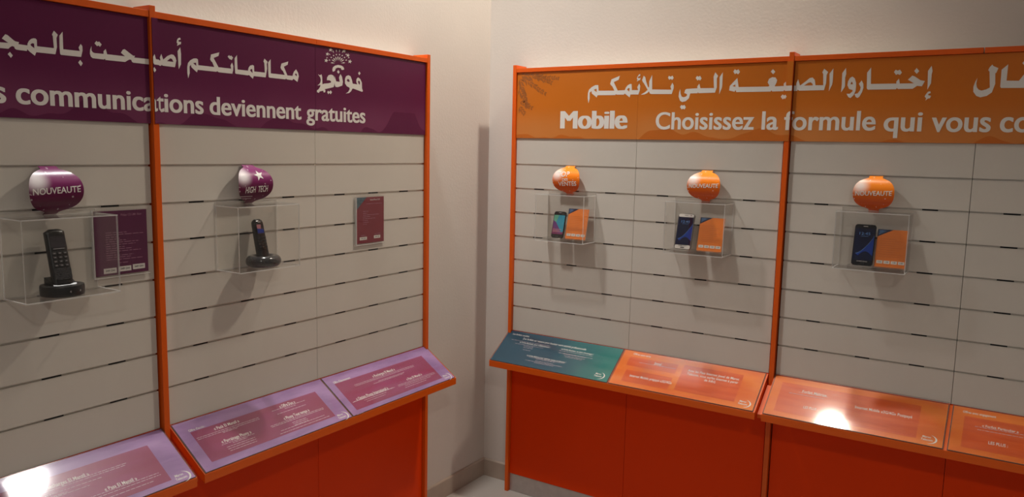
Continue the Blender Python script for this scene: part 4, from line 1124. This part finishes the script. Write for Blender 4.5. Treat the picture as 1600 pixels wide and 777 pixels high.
# ------------------------------------------------------------------ purple and maroon leaflets in clear wall holders
def leaflet(u0, u1, z0, z1, label, m, title, rows, boxes, corner, w=0.003):
    th = Thing('leaflet_holder', label, 'leaflet', 'L', (0.5 * (u0 + u1), w, z0), 'leaflets in clear wall holders')
    fn = lambda a, b, c: (a, w + c, b)
    zs = SLOTS[1]
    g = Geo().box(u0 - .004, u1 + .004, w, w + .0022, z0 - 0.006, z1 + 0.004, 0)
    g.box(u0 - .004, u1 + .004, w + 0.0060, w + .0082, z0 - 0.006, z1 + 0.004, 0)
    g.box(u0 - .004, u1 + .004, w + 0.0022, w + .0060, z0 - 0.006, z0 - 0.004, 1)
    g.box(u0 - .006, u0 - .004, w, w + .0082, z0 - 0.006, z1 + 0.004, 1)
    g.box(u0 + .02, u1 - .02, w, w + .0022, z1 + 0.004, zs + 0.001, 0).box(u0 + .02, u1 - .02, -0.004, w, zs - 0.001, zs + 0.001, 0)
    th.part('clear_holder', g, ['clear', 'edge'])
    W, H = u1 - u0, z1 - z0
    g = Geo().box(u0, u1, w + 0.0030, w + 0.0038, z0, z1, 0)
    c = w + 0.0042
    P = lambda a, b: (u0 + a * W, c, z0 + b * H)
    if corner:
        g.plate([(0, 0.74), (0.36, 1), (0, 1)], P, 1)
    sheet = th.part('printed_sheet', g, [m, 'card_teal'])
    g = Geo()
    s, a, b, y, size = title
    v2, f2 = fit_text(s, a, b, y, size, 0.005, 2)
    g.add([(u0 + p * W, c + .0002, z0 + q * H) for p, q in v2], f2)
    th.part('title', g, 'faint' if not corner else 'letter', sheet)
    g = Geo()
    rnd = random.Random(5)
    for a, b, y in rows:
        x = a
        while x < b - 0.01:
            l = min(b - x, rnd.uniform(0.04, 0.14))
            g.plate([(x, y), (x + l, y), (x + l, y + 0.009), (x, y + 0.009)], lambda p, q: (u0 + p * W, c + .0002, z0 + q * H))
            x += l + 0.02
    th.part('small_print', g, 'faint', sheet, stuff=True)
    g = Geo()
    for a, b, y0, y1, s in boxes:
        g.plate([(a, y0), (b, y0), (b, y1), (a, y1)], lambda p, q: (u0 + p * W, c + .0002, z0 + q * H), 0)
        v2, f2 = fit_text(s, a + (b - a) * .14, b - (b - a) * .14, y0 + (y1 - y0) * .35, (y1 - y0) * .38, 0.02, 2)
        g.add([(u0 + p * W, c + .0005, z0 + q * H) for p, q in v2], f2, 1)
    th.part('price_boxes', g, ['letter', 'ink'], sheet)
    return th


rows = [(0.42, 0.60, .655), (0.42, 0.92, .625), (0.42, 0.48, .565), (0.42, 0.58, .535), (0.42, 0.82, .505), (0.42, 0.76, .470), (0.42, 0.55, .430), (0.42, 0.68, .400),
        (0.42, 0.86, .365), (0.42, 0.72, .300), (0.42, 0.66, .270), (0.42, 0.90, .235), (0.42, 0.60, .150 + .03)] + [(0.20, 0.40, .66 - .035 * k) for k in range(13)]
leaflet(-1.990, -1.837, 1.281, 1.460, 'dark purple leaflet in a clear holder beside the far left box', 'card_purple',
        ('Philips CD LM1 Noir', 0.50, 0.90, 0.915, 0.035), rows,
        [(0.14, 0.38, 0.035, 0.115, '349 DH'), (0.42, 0.66, 0.045, 0.125, '349 DH'), (0.69, 0.93, 0.055, 0.135, '349 DH')], False)
rows2 = [(0.22, 0.42, .69), (0.22, 0.38, .65), (0.22, 0.82, .61), (0.22, 0.50, .57), (0.22, 0.66, .53), (0.22, 0.40, .49), (0.22, 0.42, .45), (0.22, 0.36, .41), (0.34, 0.92, .85), (0.14, 0.32, .17), (0.64, 0.88, .18)]
leaflet(-0.988, -0.838, 1.281, 1.458, 'maroon leaflet in a clear holder on the bare slats, near the corner', 'card_maroon',
        ('Alcatel Phone F330', 0.48, 0.84, 0.925, 0.03), rows2,
        [(0.10, 0.36, 0.075, 0.14, '199 DH'), (0.62, 0.86, 0.085, 0.15, '249 DH')], True)
